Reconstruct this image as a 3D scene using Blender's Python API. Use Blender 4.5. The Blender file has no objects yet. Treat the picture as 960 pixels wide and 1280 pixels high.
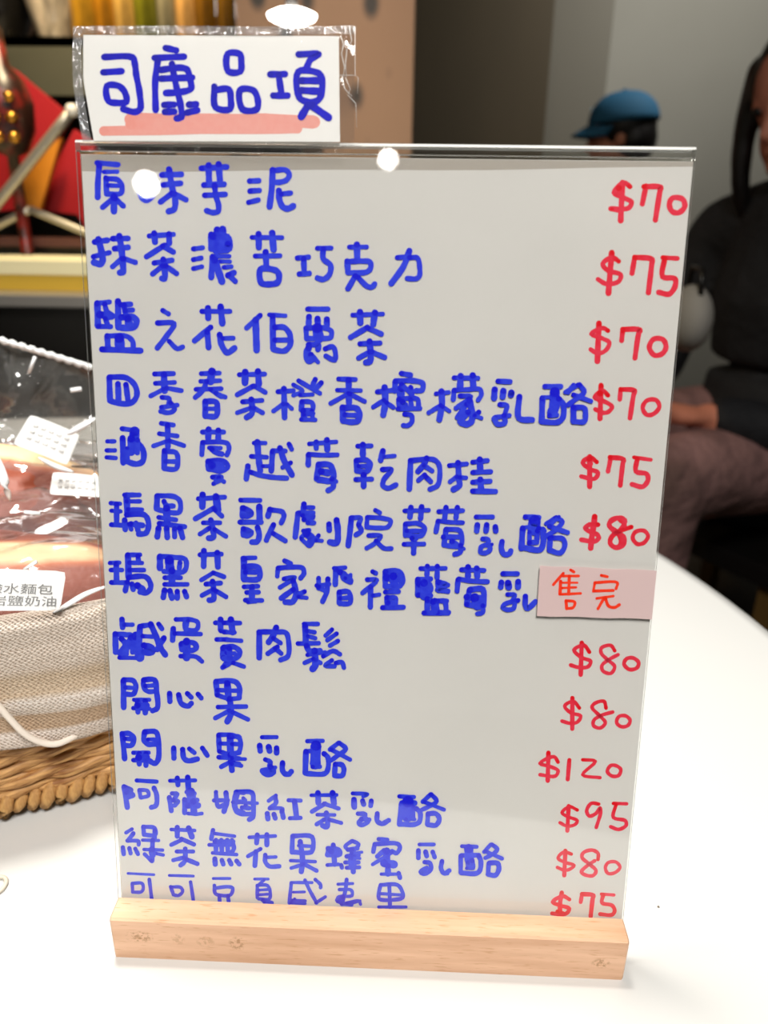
import bpy, bmesh, math, random
import numpy as np
from mathutils import Vector, Matrix, Euler, noise
random.seed(7)
PI = math.pi
S = bpy.context.scene
COL = S.collection

# ---------------------------------------------------------------- camera
F_PX = 958.97
CAM = Vector((0.00862, -0.16647, 0.20798))
ROT = Euler((1.18945, -0.01312, 0.03911), 'XYZ')
cd = bpy.data.cameras.new('camera'); cam = bpy.data.objects.new('camera', cd); COL.objects.link(cam)
cd.sensor_fit = 'VERTICAL'; cd.sensor_height = 36.0; cd.lens = F_PX / 1280 * 36
cam.location = CAM; cam.rotation_euler = ROT
cd.clip_start = 0.01; cd.clip_end = 50
cd.dof.use_dof = True; cd.dof.focus_distance = 0.225; cd.dof.aperture_fstop = 12.5
S.camera = cam
S.view_settings.view_transform = 'Standard'; S.view_settings.look = 'None'
S.view_settings.gamma = 1; S.view_settings.use_curve_mapping = False
S.view_settings.exposure = 0.0

# ---------------------------------------------------------------- world and room lights
w = bpy.data.worlds.new('world'); S.world = w; w.use_nodes = True
w.node_tree.nodes['Background'].inputs[0].default_value = (1.0, 0.95, 0.88, 1)
w.node_tree.nodes['Background'].inputs[1].default_value = 0.12
def look_at(o, t):
    o.rotation_euler = (Vector(t) - o.location).to_track_quat('-Z', 'Y').to_euler()
def area(name, loc, target, size, power, color, spread=180):
    l = bpy.data.lights.new(name, 'AREA'); l.shape = 'DISK'; l.size = size; l.energy = power; l.color = color
    l.spread = math.radians(spread)
    o = bpy.data.objects.new(name, l); COL.objects.link(o); o.location = loc; look_at(o, target); return o
area('counter_light', (0.15, -0.75, 1.35), (0, 0.05, 0.1), 0.55, 8.5, (1.0, 0.975, 0.94), 100)
area('overhead_light', (-0.16, 0.30, 1.35), (-0.06, 0.06, 0.0), 0.24, 4.2, (1.0, 0.95, 0.88), 80)
area('wall_washer', (1.3, 2.3, 1.7), (0.75, 3.3, 0.6), 0.3, 11, (1.0, 0.97, 0.92), 120)
area('shelf_light', (-0.35, 0.72, 0.78), (-0.38, 0.95, 0.4), 0.12, 3.2, (1.0, 0.8, 0.5), 120)
area('column_light', (-0.15, 1.2, 1.35), (-0.14, 1.9, 0.35), 0.2, 1.5, (1.0, 0.82, 0.66), 90)

# ---------------------------------------------------------------- helpers
RM = ROT.to_matrix()
def ray(x, y): return RM @ Vector((x - 480, -(y - 640), -F_PX))
def on_y(x, y, Y): v = ray(x, y); return CAM + v * ((Y - CAM.y) / v.y)
def on_z(x, y, z=0.0): v = ray(x, y); return CAM + v * ((z - CAM.z) / v.z)
def on_plane(x, y, p0, n):
    v = ray(x, y); return CAM + v * ((p0 - CAM).dot(n) / v.dot(n))

def lin(c):
    f = lambda u: ((u / 255 + 0.055) / 1.055) ** 2.4 if u > 10 else u / 255 / 12.92
    return (f(c[0]), f(c[1]), f(c[2]), 1)
def mat(name, rgb, rough=0.5, metal=0.0, spec=0.5, bump=None, vary=None, emit=None, stretch=(1, 1, 1), coat=0):
    m = bpy.data.materials.new(name); m.use_nodes = True; nt = m.node_tree; b = nt.nodes['Principled BSDF']
    b.inputs['Base Color'].default_value = lin(rgb); b.inputs['Roughness'].default_value = rough
    b.inputs['Metallic'].default_value = metal; b.inputs['Specular IOR Level'].default_value = spec
    b.inputs['Coat Weight'].default_value = coat
    tc = nt.nodes.new('ShaderNodeTexCoord'); mp = nt.nodes.new('ShaderNodeMapping'); mp.inputs['Scale'].default_value = stretch
    nt.links.new(tc.outputs['Object'], mp.inputs['Vector'])
    if vary:
        sc, rgb2, lo, hi = vary
        n = nt.nodes.new('ShaderNodeTexNoise'); n.inputs['Scale'].default_value = sc; n.inputs['Detail'].default_value = 5
        nt.links.new(mp.outputs[0], n.inputs['Vector'])
        r = nt.nodes.new('ShaderNodeValToRGB'); r.color_ramp.elements[0].position = lo; r.color_ramp.elements[1].position = hi
        r.color_ramp.elements[0].color = lin(rgb); r.color_ramp.elements[1].color = lin(rgb2)
        nt.links.new(n.outputs['Fac'], r.inputs[0]); nt.links.new(r.outputs[0], b.inputs['Base Color'])
    if bump:
        n = nt.nodes.new('ShaderNodeTexNoise'); n.inputs['Scale'].default_value = bump[0]; n.inputs['Detail'].default_value = 4
        nt.links.new(mp.outputs[0], n.inputs['Vector'])
        bp = nt.nodes.new('ShaderNodeBump'); bp.inputs['Strength'].default_value = bump[1]; bp.inputs['Distance'].default_value = bump[2]
        nt.links.new(n.outputs['Fac'], bp.inputs['Height']); nt.links.new(bp.outputs[0], b.inputs['Normal'])
    if emit:
        b.inputs['Emission Color'].default_value = lin(emit[0]); b.inputs['Emission Strength'].default_value = emit[1]
    return m
def clear_mat(name, tint=(255, 255, 255), factor=1.9, rough=0.02, bump=None, haze=0.0, hazecol=(230, 230, 230), bscale=(1, 1, 1)):
    """thin clear plastic: what is behind shows through, the surface mirrors by its angle"""
    m = bpy.data.materials.new(name); m.use_nodes = True; nt = m.node_tree; nt.nodes.clear()
    N = nt.nodes.new; L = nt.links.new
    out = N('ShaderNodeOutputMaterial'); g = N('ShaderNodeNewGeometry')
    d = N('ShaderNodeVectorMath'); d.operation = 'DOT_PRODUCT'; L(g.outputs['Incoming'], d.inputs[0]); L(g.outputs['Normal'], d.inputs[1])
    def M(op, a, b=None, clamp=False):
        n = N('ShaderNodeMath'); n.operation = op; n.use_clamp = clamp
        for i, v in enumerate((a, b)):
            if v is None: continue
            if isinstance(v, (int, float)): n.inputs[i].default_value = v
            else: L(v, n.inputs[i])
        return n.outputs[0]
    c = M('ABSOLUTE', d.outputs['Value'])
    F = M('MULTIPLY', M('ADD', M('MULTIPLY', M('POWER', M('SUBTRACT', 1.0, c), 5.0), 0.96), 0.04), factor, True)
    tr = N('ShaderNodeBsdfTransparent'); tr.inputs[0].default_value = lin(tint)
    gl = N('ShaderNodeBsdfGlossy'); gl.inputs['Roughness'].default_value = rough
    base = tr.outputs[0]
    if haze:
        df = N('ShaderNodeBsdfDiffuse'); df.inputs[0].default_value = lin(hazecol)
        mh = N('ShaderNodeMixShader'); mh.inputs[0].default_value = haze; L(tr.outputs[0], mh.inputs[1]); L(df.outputs[0], mh.inputs[2]); base = mh.outputs[0]
    if bump:
        tc = N('ShaderNodeTexCoord'); mp = N('ShaderNodeMapping'); mp.inputs['Scale'].default_value = bscale; L(tc.outputs['Object'], mp.inputs[0])
        n = N('ShaderNodeTexNoise'); n.inputs['Scale'].default_value = bump[0]; n.inputs['Detail'].default_value = 3; n.inputs['Distortion'].default_value = 0.8
        L(mp.outputs[0], n.inputs['Vector']); bp = N('ShaderNodeBump'); bp.inputs['Strength'].default_value = bump[1]; bp.inputs['Distance'].default_value = bump[2]
        L(n.outputs['Fac'], bp.inputs['Height']); L(bp.outputs[0], gl.inputs['Normal'])
    mx = N('ShaderNodeMixShader'); L(F, mx.inputs[0]); L(base, mx.inputs[1]); L(gl.outputs[0], mx.inputs[2])
    L(mx.outputs[0], out.inputs[0]); return m

def mesh_obj(name, verts, faces, m=None, parent=None, smooth=False):
    me = bpy.data.meshes.new(name); me.from_pydata([tuple(v) for v in verts], [], faces); me.update()
    if smooth: me.polygons.foreach_set('use_smooth', [True] * len(me.polygons))
    o = bpy.data.objects.new(name, me); COL.objects.link(o)
    for k in (m if isinstance(m, (list, tuple)) else [m]):
        if k: me.materials.append(k)
    if parent: o.parent = parent
    return o
def bm_obj(name, bm, m=None, parent=None, smooth=False):
    me = bpy.data.meshes.new(name); bmesh.ops.recalc_face_normals(bm, faces=bm.faces[:]); bm.to_mesh(me); bm.free()
    if smooth: me.polygons.foreach_set('use_smooth', [True] * len(me.polygons))
    o = bpy.data.objects.new(name, me); COL.objects.link(o)
    for k in (m if isinstance(m, (list, tuple)) else [m]):
        if k: me.materials.append(k)
    if parent: o.parent = parent
    return o
def tag(o, label, cat, group=None, kind=None):
    o['label'] = label; o['category'] = cat
    if group: o['group'] = group
    if kind: o['kind'] = kind
    return o
def empty(name, loc=(0, 0, 0), rz=0.0):
    o = bpy.data.objects.new(name, None); COL.objects.link(o); o.location = loc; o.rotation_euler = (0, 0, rz); o.empty_display_size = 0.02; return o
def struct(o): o['kind'] = 'structure'; return o
def add_box(bm, c, s, rot=None, bev=0.0, seg=2):
    r = bmesh.ops.create_cube(bm, size=1.0); vs = r['verts']
    bmesh.ops.scale(bm, vec=s, verts=vs)
    if bev:
        es = list({e for v in vs for e in v.link_edges})
        q = bmesh.ops.bevel(bm, geom=es, offset=bev, segments=seg, affect='EDGES', profile=0.6)
        vs = list({v for f in q['faces'] for v in f.verts} | {v for v in vs if v.is_valid})
    if rot: bmesh.ops.rotate(bm, cent=(0, 0, 0), matrix=rot if isinstance(rot, Matrix) else Euler(rot).to_matrix(), verts=vs)
    bmesh.ops.translate(bm, vec=c, verts=vs); return vs
def box(name, c, s, m, parent=None, rot=None, bev=0.0):
    bm = bmesh.new(); add_box(bm, c, s, rot, bev); return bm_obj(name, bm, m, parent)
def lathe(prof, n=32, loc=(0, 0, 0)):
    """prof = [(r, z)...]"""
    V = []; Fc = []
    for r, z in prof:
        for k in range(n): V.append((loc[0] + r * math.cos(2 * PI * k / n), loc[1] + r * math.sin(2 * PI * k / n), loc[2] + z))
    for i in range(len(prof) - 1):
        for k in range(n):
            Fc.append((i * n + k, i * n + (k + 1) % n, (i + 1) * n + (k + 1) % n, (i + 1) * n + k))
    Fc.append(tuple(range(n - 1, -1, -1))); Fc.append(tuple((len(prof) - 1) * n + k for k in range(n)))
    return V, Fc
def tube(path, rad, n=8, closed=False, flat=1.0):
    """swept tube; rad number or list"""
    V = []; Fc = []; P = [Vector(p) for p in path]; m = len(P)
    up = Vector((0, 0, 1))
    for i, p in enumerate(P):
        a = P[(i - 1) % m] if (closed or i > 0) else P[i]; b = P[(i + 1) % m] if (closed or i < m - 1) else P[i]
        t = (b - a).normalized(); s = t.cross(up)
        if s.length < 1e-3: s = t.cross(Vector((1, 0, 0)))
        s.normalize(); u = s.cross(t)
        r = rad[i] if isinstance(rad, (list, tuple)) else rad
        for k in range(n):
            a_ = 2 * PI * k / n; V.append(p + s * (r * math.cos(a_)) + u * (r * flat * math.sin(a_)))
    rng = m if closed else m - 1
    for i in range(rng):
        j = (i + 1) % m
        for k in range(n): Fc.append((i * n + k, i * n + (k + 1) % n, j * n + (k + 1) % n, j * n + k))
    if not closed: Fc.append(tuple(range(n - 1, -1, -1))); Fc.append(tuple((m - 1) * n + k for k in range(n)))
    return V, Fc
def merge(parts):
    V = []; Fc = []
    for v, f in parts:
        o = len(V); V += list(v); Fc += [tuple(i + o for i in q) for q in f]
    return V, Fc
def catmull(pts, sub=6, closed=False):
    P = [Vector(p) for p in pts]; n = len(P); out = []
    if n < 3:
        return P
    rng = n if closed else n - 1
    for i in range(rng):
        p1 = P[i]; p2 = P[(i + 1) % n]
        p0 = P[(i - 1) % n] if (closed or i > 0) else p1 + (p1 - p2) * 0.5
        p3 = P[(i + 2) % n] if (closed or i < n - 2) else p2 + (p2 - p1) * 0.5
        d1 = max((p1 - p0).length, 1e-9) ** .5; d2 = max((p2 - p1).length, 1e-9) ** .5; d3 = max((p3 - p2).length, 1e-9) ** .5
        m1 = (p2 - p1) + d2 * ((p1 - p0) / d1 - (p2 - p0) / (d1 + d2))
        m2 = (p2 - p1) + d2 * ((p3 - p2) / d3 - (p3 - p1) / (d2 + d3))
        for k in range(sub):
            t = k / sub; t2 = t * t; t3 = t2 * t
            out.append(p1 * (2 * t3 - 3 * t2 + 1) + m1 * (t3 - 2 * t2 + t) + p2 * (-2 * t3 + 3 * t2) + m2 * (t3 - t2))
    if not closed: out.append(P[-1])
    return out

# ================================================================ SETTING
FLOOR = -0.75
m_floor = mat('floor_brown', (66, 54, 40), 0.45, vary=(6, (48, 40, 30), .35, .7))
m_ceil = mat('ceiling_grey', (96, 92, 86), 0.8)
m_wall = mat('wall_grey', (150, 148, 138), 0.75, vary=(1.2, (138, 136, 126), .3, .7))
m_brownwall = mat('wall_brown', (84, 72, 50), 0.6, vary=(2.0, (72, 62, 43), .3, .7), stretch=(1, 1, .3))  # left wall's brown, also the dark shade tone beside the column
def slab(name, c, s, m): return struct(box(name, c, s, m))
slab('floor', (0, 1.0, FLOOR - .05), (6, 8, .1), m_floor)
slab('ceiling', (0, 1.0, 2.05), (6, 8, .1), m_ceil)
slab('wall_back', (0, 3.45, .65), (6, .1, 2.8), m_wall)
slab('wall_right', (2.4, 1.0, .65), (.1, 8, 2.8), m_wall)
slab('wall_left', (-2.4, 1.0, .65), (.1, 8, 2.8), m_brownwall)
slab('wall_rear', (0, -3.0, .65), (6, .1, 2.8), mat('wall_rear_beige', (150, 142, 130), .8))
slab('baseboard_back', (0, 3.39, FLOOR + .05), (4.7, .02, .1), mat('baseboard_dark', (50, 44, 36), .5))
# brown panel and taupe strip paint the back wall's fading shade in steps
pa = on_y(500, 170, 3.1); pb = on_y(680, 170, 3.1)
pt = on_y(735, 170, 3.25); slab('wall_shade_step', ((pb.x + pt.x) / 2, 3.3, .65), (pt.x - pb.x + .1, .1, 2.8), mat('wall_shade_taupe', (112, 108, 96), .7))
box_ = slab('wall_shade_dark', ((pa.x - 1.2 + pb.x) / 2, 3.15, .65), (pb.x - pa.x + 1.2, .1, 2.8), m_brownwall)

# patterned column
def paper_mat():
    m = mat('leaf_wallpaper', (196, 160, 132), .7); nt = m.node_tree; b = nt.nodes['Principled BSDF']
    tc = nt.nodes.new('ShaderNodeTexCoord')
    v = nt.nodes.new('ShaderNodeTexVoronoi'); v.inputs['Scale'].default_value = 9.0; v.inputs['Randomness'].default_value = .8
    mp = nt.nodes.new('ShaderNodeMapping'); mp.inputs['Scale'].default_value = (1.3, 1.3, .8); nt.links.new(tc.outputs['Object'], mp.inputs[0]); nt.links.new(mp.outputs[0], v.inputs['Vector'])
    r = nt.nodes.new('ShaderNodeValToRGB'); e = r.color_ramp.elements
    e[0].position = .16; e[0].color = lin((92, 90, 88)); e[1].position = .30; e[1].color = lin((196, 160, 132))
    nt.links.new(v.outputs['Distance'], r.inputs[0]); nt.links.new(r.outputs[0], b.inputs['Base Color']); return m
c0 = on_y(366, 100, 1.9); c1 = on_y(516, 100, 1.9)
slab('trim_1', ((c0.x - .35 + c1.x) / 2, 2.02, .65), (c1.x - c0.x + .35, .24, 2.8), paper_mat())

# ================================================================ TABLE
m_white = mat('table_white', (205, 205, 202), .22, spec=.5)
m_ped = mat('pedestal_steel', (150, 150, 150), .35, metal=.9)
tb = empty('white_table', (-.285, .10, FLOOR))
tag(tb, 'glossy white table with a curved far edge carrying the menu stand and bread basket', 'table')
a0_ = math.asin(-.23 / .5)
arc = [Vector((.5 * math.cos(a0_ + (PI - 2 * a0_) * k / 110), .5 * math.sin(a0_ + (PI - 2 * a0_) * k / 110), 0)) for k in range(111)]
for _ in range(1):
    A_, B_ = arc[-1], arc[0]; line = [A_.lerp(B_, k / 30) for k in range(1, 30)]
out_ = arc + line
for _ in range(60):
    out_ = [(out_[i - 1] + out_[i] * 2 + out_[(i + 1) % len(out_)]) / 4 if out_[i].y < -.13 else out_[i] for i in range(len(out_))]
V = []; Fc = []; n = len(out_)
for ins, z in [(.015, -.028), (.003, -.024), (0, -.018), (0, -.006), (.003, -.001), (.010, 0)]:
    for p in out_: V.append((p.x * (1 - ins / .5), (p.y - .1) * (1 - ins / .4) + .1, z - FLOOR))
for j in range(5): Fc += [(j * n + k, j * n + (k + 1) % n, (j + 1) * n + (k + 1) % n, (j + 1) * n + k) for k in range(n)]
Fc.append(tuple(range(n - 1, -1, -1))); Fc.append(tuple(5 * n + k for k in range(n)))
o = mesh_obj('tabletop', V, Fc, m_white, tb, True); o.data.polygons[-1].use_smooth = False; o.data.polygons[-2].use_smooth = False
V, Fc = lathe([(.035, .02), (.035, .69), (.06, .70), (.12, .722)], 32); mesh_obj('pedestal', V, Fc, m_ped, tb, True)
V, Fc = lathe([(.25, 0), (.25, .012), (.06, .02)], 48); mesh_obj('foot_plate', V, Fc, m_ped, tb, False)

# ================================================================ MENU STAND
T = 0.17856; HB = 0.01535; PH = 0.2098; PW = .1494
UP = Vector((0, math.sin(T), math.cos(T))); NO = Vector((0, -math.cos(T), math.sin(T)))
P0 = Vector((-.00006, 0, HB))
def on_panel(x, y, off=0.0):
    q = on_plane(x, y, P0 + NO * off, NO) - P0
    return q.x, q.dot(UP)
def pan(u, v, wv): return P0 + Vector((u, 0, 0)) + UP * v + NO * wv
stand = empty('menu_stand', (0, 0, 0))
tag(stand, 'upright clear acrylic menu holder with handwritten white sheet in a light wood base', 'menu sign')

# wood base
def wood_mat():
    m = mat('beech_wood', (238, 203, 166), .5); nt = m.node_tree; b = nt.nodes['Principled BSDF']; N = nt.nodes.new; L = nt.links.new
    tc = N('ShaderNodeTexCoord')
    def mapped(s):
        mp = N('ShaderNodeMapping'); mp.inputs['Scale'].default_value = s; L(tc.outputs['Object'], mp.inputs[0]); return mp.outputs[0]
    n1 = N('ShaderNodeTexNoise'); n1.inputs['Scale'].default_value = 1; n1.inputs['Detail'].default_value = 6; L(mapped((22, 260, 260)), n1.inputs['Vector'])
    r1 = N('ShaderNodeValToRGB'); e = r1.color_ramp.elements; e[0].position = .3; e[0].color = lin((210, 162, 126)); e[1].position = .68; e[1].color = lin((234, 190, 156)); L(n1.outputs['Fac'], r1.inputs[0])
    n2 = N('ShaderNodeTexNoise'); n2.inputs['Scale'].default_value = 1; n2.inputs['Detail'].default_value = 2; L(mapped((160, 1700, 1700)), n2.inputs['Vector'])
    r2 = N('ShaderNodeValToRGB'); e = r2.color_ramp.elements; e[0].position = .60; e[0].color = (0, 0, 0, 1); e[1].position = .70; e[1].color = (1, 1, 1, 1); L(n2.outputs['Fac'], r2.inputs[0])
    mx = N('ShaderNodeMixRGB'); mx.inputs[2].default_value = lin((196, 144, 100)); L(r1.outputs[0], mx.inputs[1])
    mm = N('ShaderNodeMath'); mm.operation = 'MULTIPLY'; mm.inputs[1].default_value = .75; L(r2.outputs[0], mm.inputs[0]); L(mm.outputs[0], mx.inputs[0])
    col = mx.outputs[0]
    for (cx, cz, rx, rz, st) in ((-.0665, .0088, .0048, .0026, .6), (-.0470, .0080, .0030, .0024, .35), (-.0375, .0078, .0030, .0030, .6), (-.055, .0085, .0022, .0026, .3), (.0675, .0064, .0030, .0022, .6)):
        mp = N('ShaderNodeMapping'); mp.vector_type = 'POINT'; mp.inputs['Location'].default_value = (-cx / rx, 0, -cz / rz); mp.inputs['Scale'].default_value = (1 / rx, 0, 1 / rz); L(tc.outputs['Object'], mp.inputs[0])
        ln = N('ShaderNodeVectorMath'); ln.operation = 'LENGTH'; L(mp.outputs[0], ln.inputs[0])
        n3 = N('ShaderNodeTexNoise'); n3.inputs['Scale'].default_value = 1100; L(tc.outputs['Object'], n3.inputs['Vector'])
        s1 = N('ShaderNodeMath'); s1.operation = 'SUBTRACT'; s1.inputs[0].default_value = 1.0; L(ln.outputs['Value'], s1.inputs[1])
        s2 = N('ShaderNodeMath'); s2.operation = 'MULTIPLY_ADD'; s2.use_clamp = True; L(n3.outputs['Fac'], s2.inputs[0]); s2.inputs[1].default_value = 7; s2.inputs[2].default_value = -3.2
        s3 = N('ShaderNodeMath'); s3.operation = 'MULTIPLY'; s3.use_clamp = True; L(s1.outputs[0], s3.inputs[0]); s3.inputs[1].default_value = 2.5
        s4 = N('ShaderNodeMath'); s4.operation = 'MULTIPLY'; L(s3.outputs[0], s4.inputs[0]); L(s2.outputs[0], s4.inputs[1])
        s5 = N('ShaderNodeMath'); s5.operation = 'MULTIPLY'; L(s4.outputs[0], s5.inputs[0]); s5.inputs[1].default_value = st
        mx2 = N('ShaderNodeMixRGB'); mx2.inputs[2].default_value = lin((150, 104, 50)); L(s5.outputs[0], mx2.inputs[0]); L(col, mx2.inputs[1]); col = mx2.outputs[0]
    L(col, b.inputs['Base Color'])
    bp = N('ShaderNodeBump'); bp.inputs['Strength'].default_value = .25; bp.inputs['Distance'].default_value = .0001; bp.invert = True; L(n2.outputs['Fac'], bp.inputs['Height']); L(bp.outputs[0], b.inputs['Normal'])
    return m
m_wood = wood_mat()
TH = .0032                      # acrylic thickness
GD = .0085                      # groove depth
db = .00768; back = TH / math.cos(T) + .0085
bx0, bx1 = -.0747, .0746
prof = [(-db, 0), (-db, HB - .0006), (-db + .0006, HB), (-.0002, HB)]
gb = [( -.0002 - GD * math.tan(T), HB - GD), (TH / math.cos(T) + .0002 - GD * math.tan(T), HB - GD)]
prof += gb + [(TH / math.cos(T) + .0002, HB), (back - .0006, HB), (back, HB - .0006), (back, 0)]
V = []; Fc = []
xs = [bx0, bx0 + .0005] + [bx0 + .0005 + (bx1 - bx0 - .001) * k / 14 for k in range(1, 14)] + [bx1 - .0005, bx1]
for i, x in enumerate(xs):
    ins = .0005 if i in (0, len(xs) - 1) else 0
    for (y, z) in prof:
        zz = z - ins * (1 if z > HB - .001 else 0) + (ins if z == 0 else 0); yy = y + (ins if y < -db + .001 else (-ins if y > back - .001 else 0))
        V.append((x, yy, zz))
n = len(prof)
for i in range(len(xs) - 1):
    for k in range(n):
        Fc.append((i * n + k, (i + 1) * n + k, (i + 1) * n + (k + 1) % n, i * n + (k + 1) % n))
Fc.append(tuple(range(n))); Fc.append(tuple((len(xs) - 1) * n + k for k in reversed(range(n))))
base = mesh_obj('wooden_base', V, Fc, m_wood, stand); base['label'] = 'light beech base block with worn brown stains on its front'

# acrylic holder: one folded sheet, open at the bottom, fold at the top
m_clear = clear_mat('acrylic_face', (252, 253, 252), 1.9, .015)
m_inner = clear_mat('acrylic_inner', (255, 255, 255), .25, .02)
m_edge = bpy.data.materials.new('acrylic_edge'); m_edge.use_nodes = True
b = m_edge.node_tree.nodes['Principled BSDF']; b.inputs['Transmission Weight'].default_value = 1; b.inputs['IOR'].default_value = 1.49; b.inputs['Roughness'].default_value = .03; b.inputs['Base Color'].default_value = (.93, .96, .93, 1)
tf = .0006; FOLD = .0024; VB = -GD + .0003
R_ = .0008
pr = [(0, VB), (0, PH - R_), (-R_ * .3, PH - R_ * .3), (-R_, PH), (-TH + R_, PH), (-TH + R_ * .3, PH - R_ * .3), (-TH, PH - R_), (-TH, VB), (-TH + tf, VB), (-TH + tf, PH - FOLD - .0004), (-TH + tf + .0003, PH - FOLD), (-tf - .0003, PH - FOLD), (-tf, PH - FOLD - .0004), (-tf, VB)]
V = []; Fc = []; MI = []
hw = PW / 2
for sx in (-hw, hw):
    for (ww, v) in pr: V.append(pan(sx, v, ww))
n = len(pr)
for k in range(n):
    Fc.append((k, (k + 1) % n, n + (k + 1) % n, n + k))
    MI.append({0: 0, 6: 0, 8: 1, 12: 1, 1: 4, 5: 4, 2: 4}.get(k, 2 if k in (3, 4, 9, 10, 11) else 3))
def cap_(idx, off, flip):
    q = tuple(off + i for i in idx); Fc.append(q if not flip else tuple(reversed(q))); MI.append(3)
for off, fl in ((0, False), (n, True)):
    cap_([0, 13, 12, 1], off, fl); cap_([1, 12, 11, 2], off, fl); cap_([2, 11, 3], off, fl); cap_([3, 11, 10, 4], off, fl)
    cap_([4, 10, 5], off, fl); cap_([5, 10, 9, 6], off, fl); cap_([6, 9, 8, 7], off, fl)
panel = mesh_obj('acrylic_holder', V, Fc, [m_clear, m_inner, m_edge, clear_mat('acrylic_side', (235, 238, 235), 1.5, .1, haze=.35, hazecol=(240, 240, 236)), clear_mat('acrylic_rim_glint', (240, 240, 238), 2, .1, haze=.6, hazecol=(250, 250, 246))], stand)  # rim's white haze paints in the glint lines along the top fold
panel.data.polygons.foreach_set('material_index', MI)
bm = bmesh.new(); bm.from_mesh(panel.data); bmesh.ops.recalc_face_normals(bm, faces=bm.faces[:]); bm.to_mesh(panel.data); bm.free()
panel['label'] = 'clear folded acrylic sheet with white glints painted on its top rim'

# white sheet inside
m_paper = mat('menu_paper', (226, 222, 217), .75, spec=.2, vary=(18, (220, 216, 211), .3, .7), bump=(60, .15, .0003))
WP = -tf - .0002
tl = on_panel(96.5, 182, WP); tr = on_panel(871.5, 194.5, WP)
pw0, pw1 = -hw + .0010, hw - .0002
V = []; Fc = []
nu, nv = 12, 16; top = PH - FOLD - .0009
for i in range(nu + 1):
    for j in range(nv + 1):
        u = pw0 + (pw1 - pw0) * i / nu; v = VB + .001 + (top - VB - .001) * j / nv
        V.append(pan(u, v, WP))
for i in range(nu):
    for j in range(nv): a = i * (nv + 1) + j; Fc.append((a, a + nv + 1, a + nv + 2, a + 1))
sheet = mesh_obj('menu_sheet', V, Fc, m_paper, stand); sheet['label'] = 'white sheet with blue and red marker writing'

# marker ink
def ink_mat(name, dark, light, seed):
    m = bpy.data.materials.new(name); m.use_nodes = True; nt = m.node_tree; b = nt.nodes['Principled BSDF']; N = nt.nodes.new; L = nt.links.new
    b.inputs['Roughness'].default_value = .6; b.inputs['Specular IOR Level'].default_value = .2
    at = N('ShaderNodeAttribute'); at.attribute_name = 'ink'
    tc = N('ShaderNodeTexCoord'); nz = N('ShaderNodeTexNoise'); nz.inputs['Scale'].default_value = 650; nz.inputs['Detail'].default_value = 3; L(tc.outputs['Object'], nz.inputs['Vector'])
    ma = N('ShaderNodeMath'); ma.operation = 'MULTIPLY_ADD'; L(nz.outputs['Fac'], ma.inputs[0]); ma.inputs[1].default_value = .9; ma.inputs[2].default_value = -.45
    ad = N('ShaderNodeMath'); ad.operation = 'ADD'; ad.use_clamp = True; L(ma.outputs[0], ad.inputs[0]); L(at.outputs['Fac'], ad.inputs[1])
    mx = N('ShaderNodeMixRGB'); mx.inputs[1].default_value = lin(light); mx.inputs[2].default_value = lin(dark); L(ad.outputs[0], mx.inputs[0]); L(mx.outputs[0], b.inputs['Base Color'])
    return m
m_blue = ink_mat('blue_marker', (20, 22, 222), (60, 80, 240), 1)
m_blue_d = ink_mat('blue_marker_fresh', (6, 4, 180), (14, 14, 214), 2)
m_red = ink_mat('red_marker', (232, 8, 28), (244, 66, 92), 3)
m_sal = ink_mat('salmon_highlighter', (243, 160, 146), (246, 178, 166), 4)
m_orange = ink_mat('orange_red_marker', (232, 40, 10), (246, 66, 36), 5)

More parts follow.
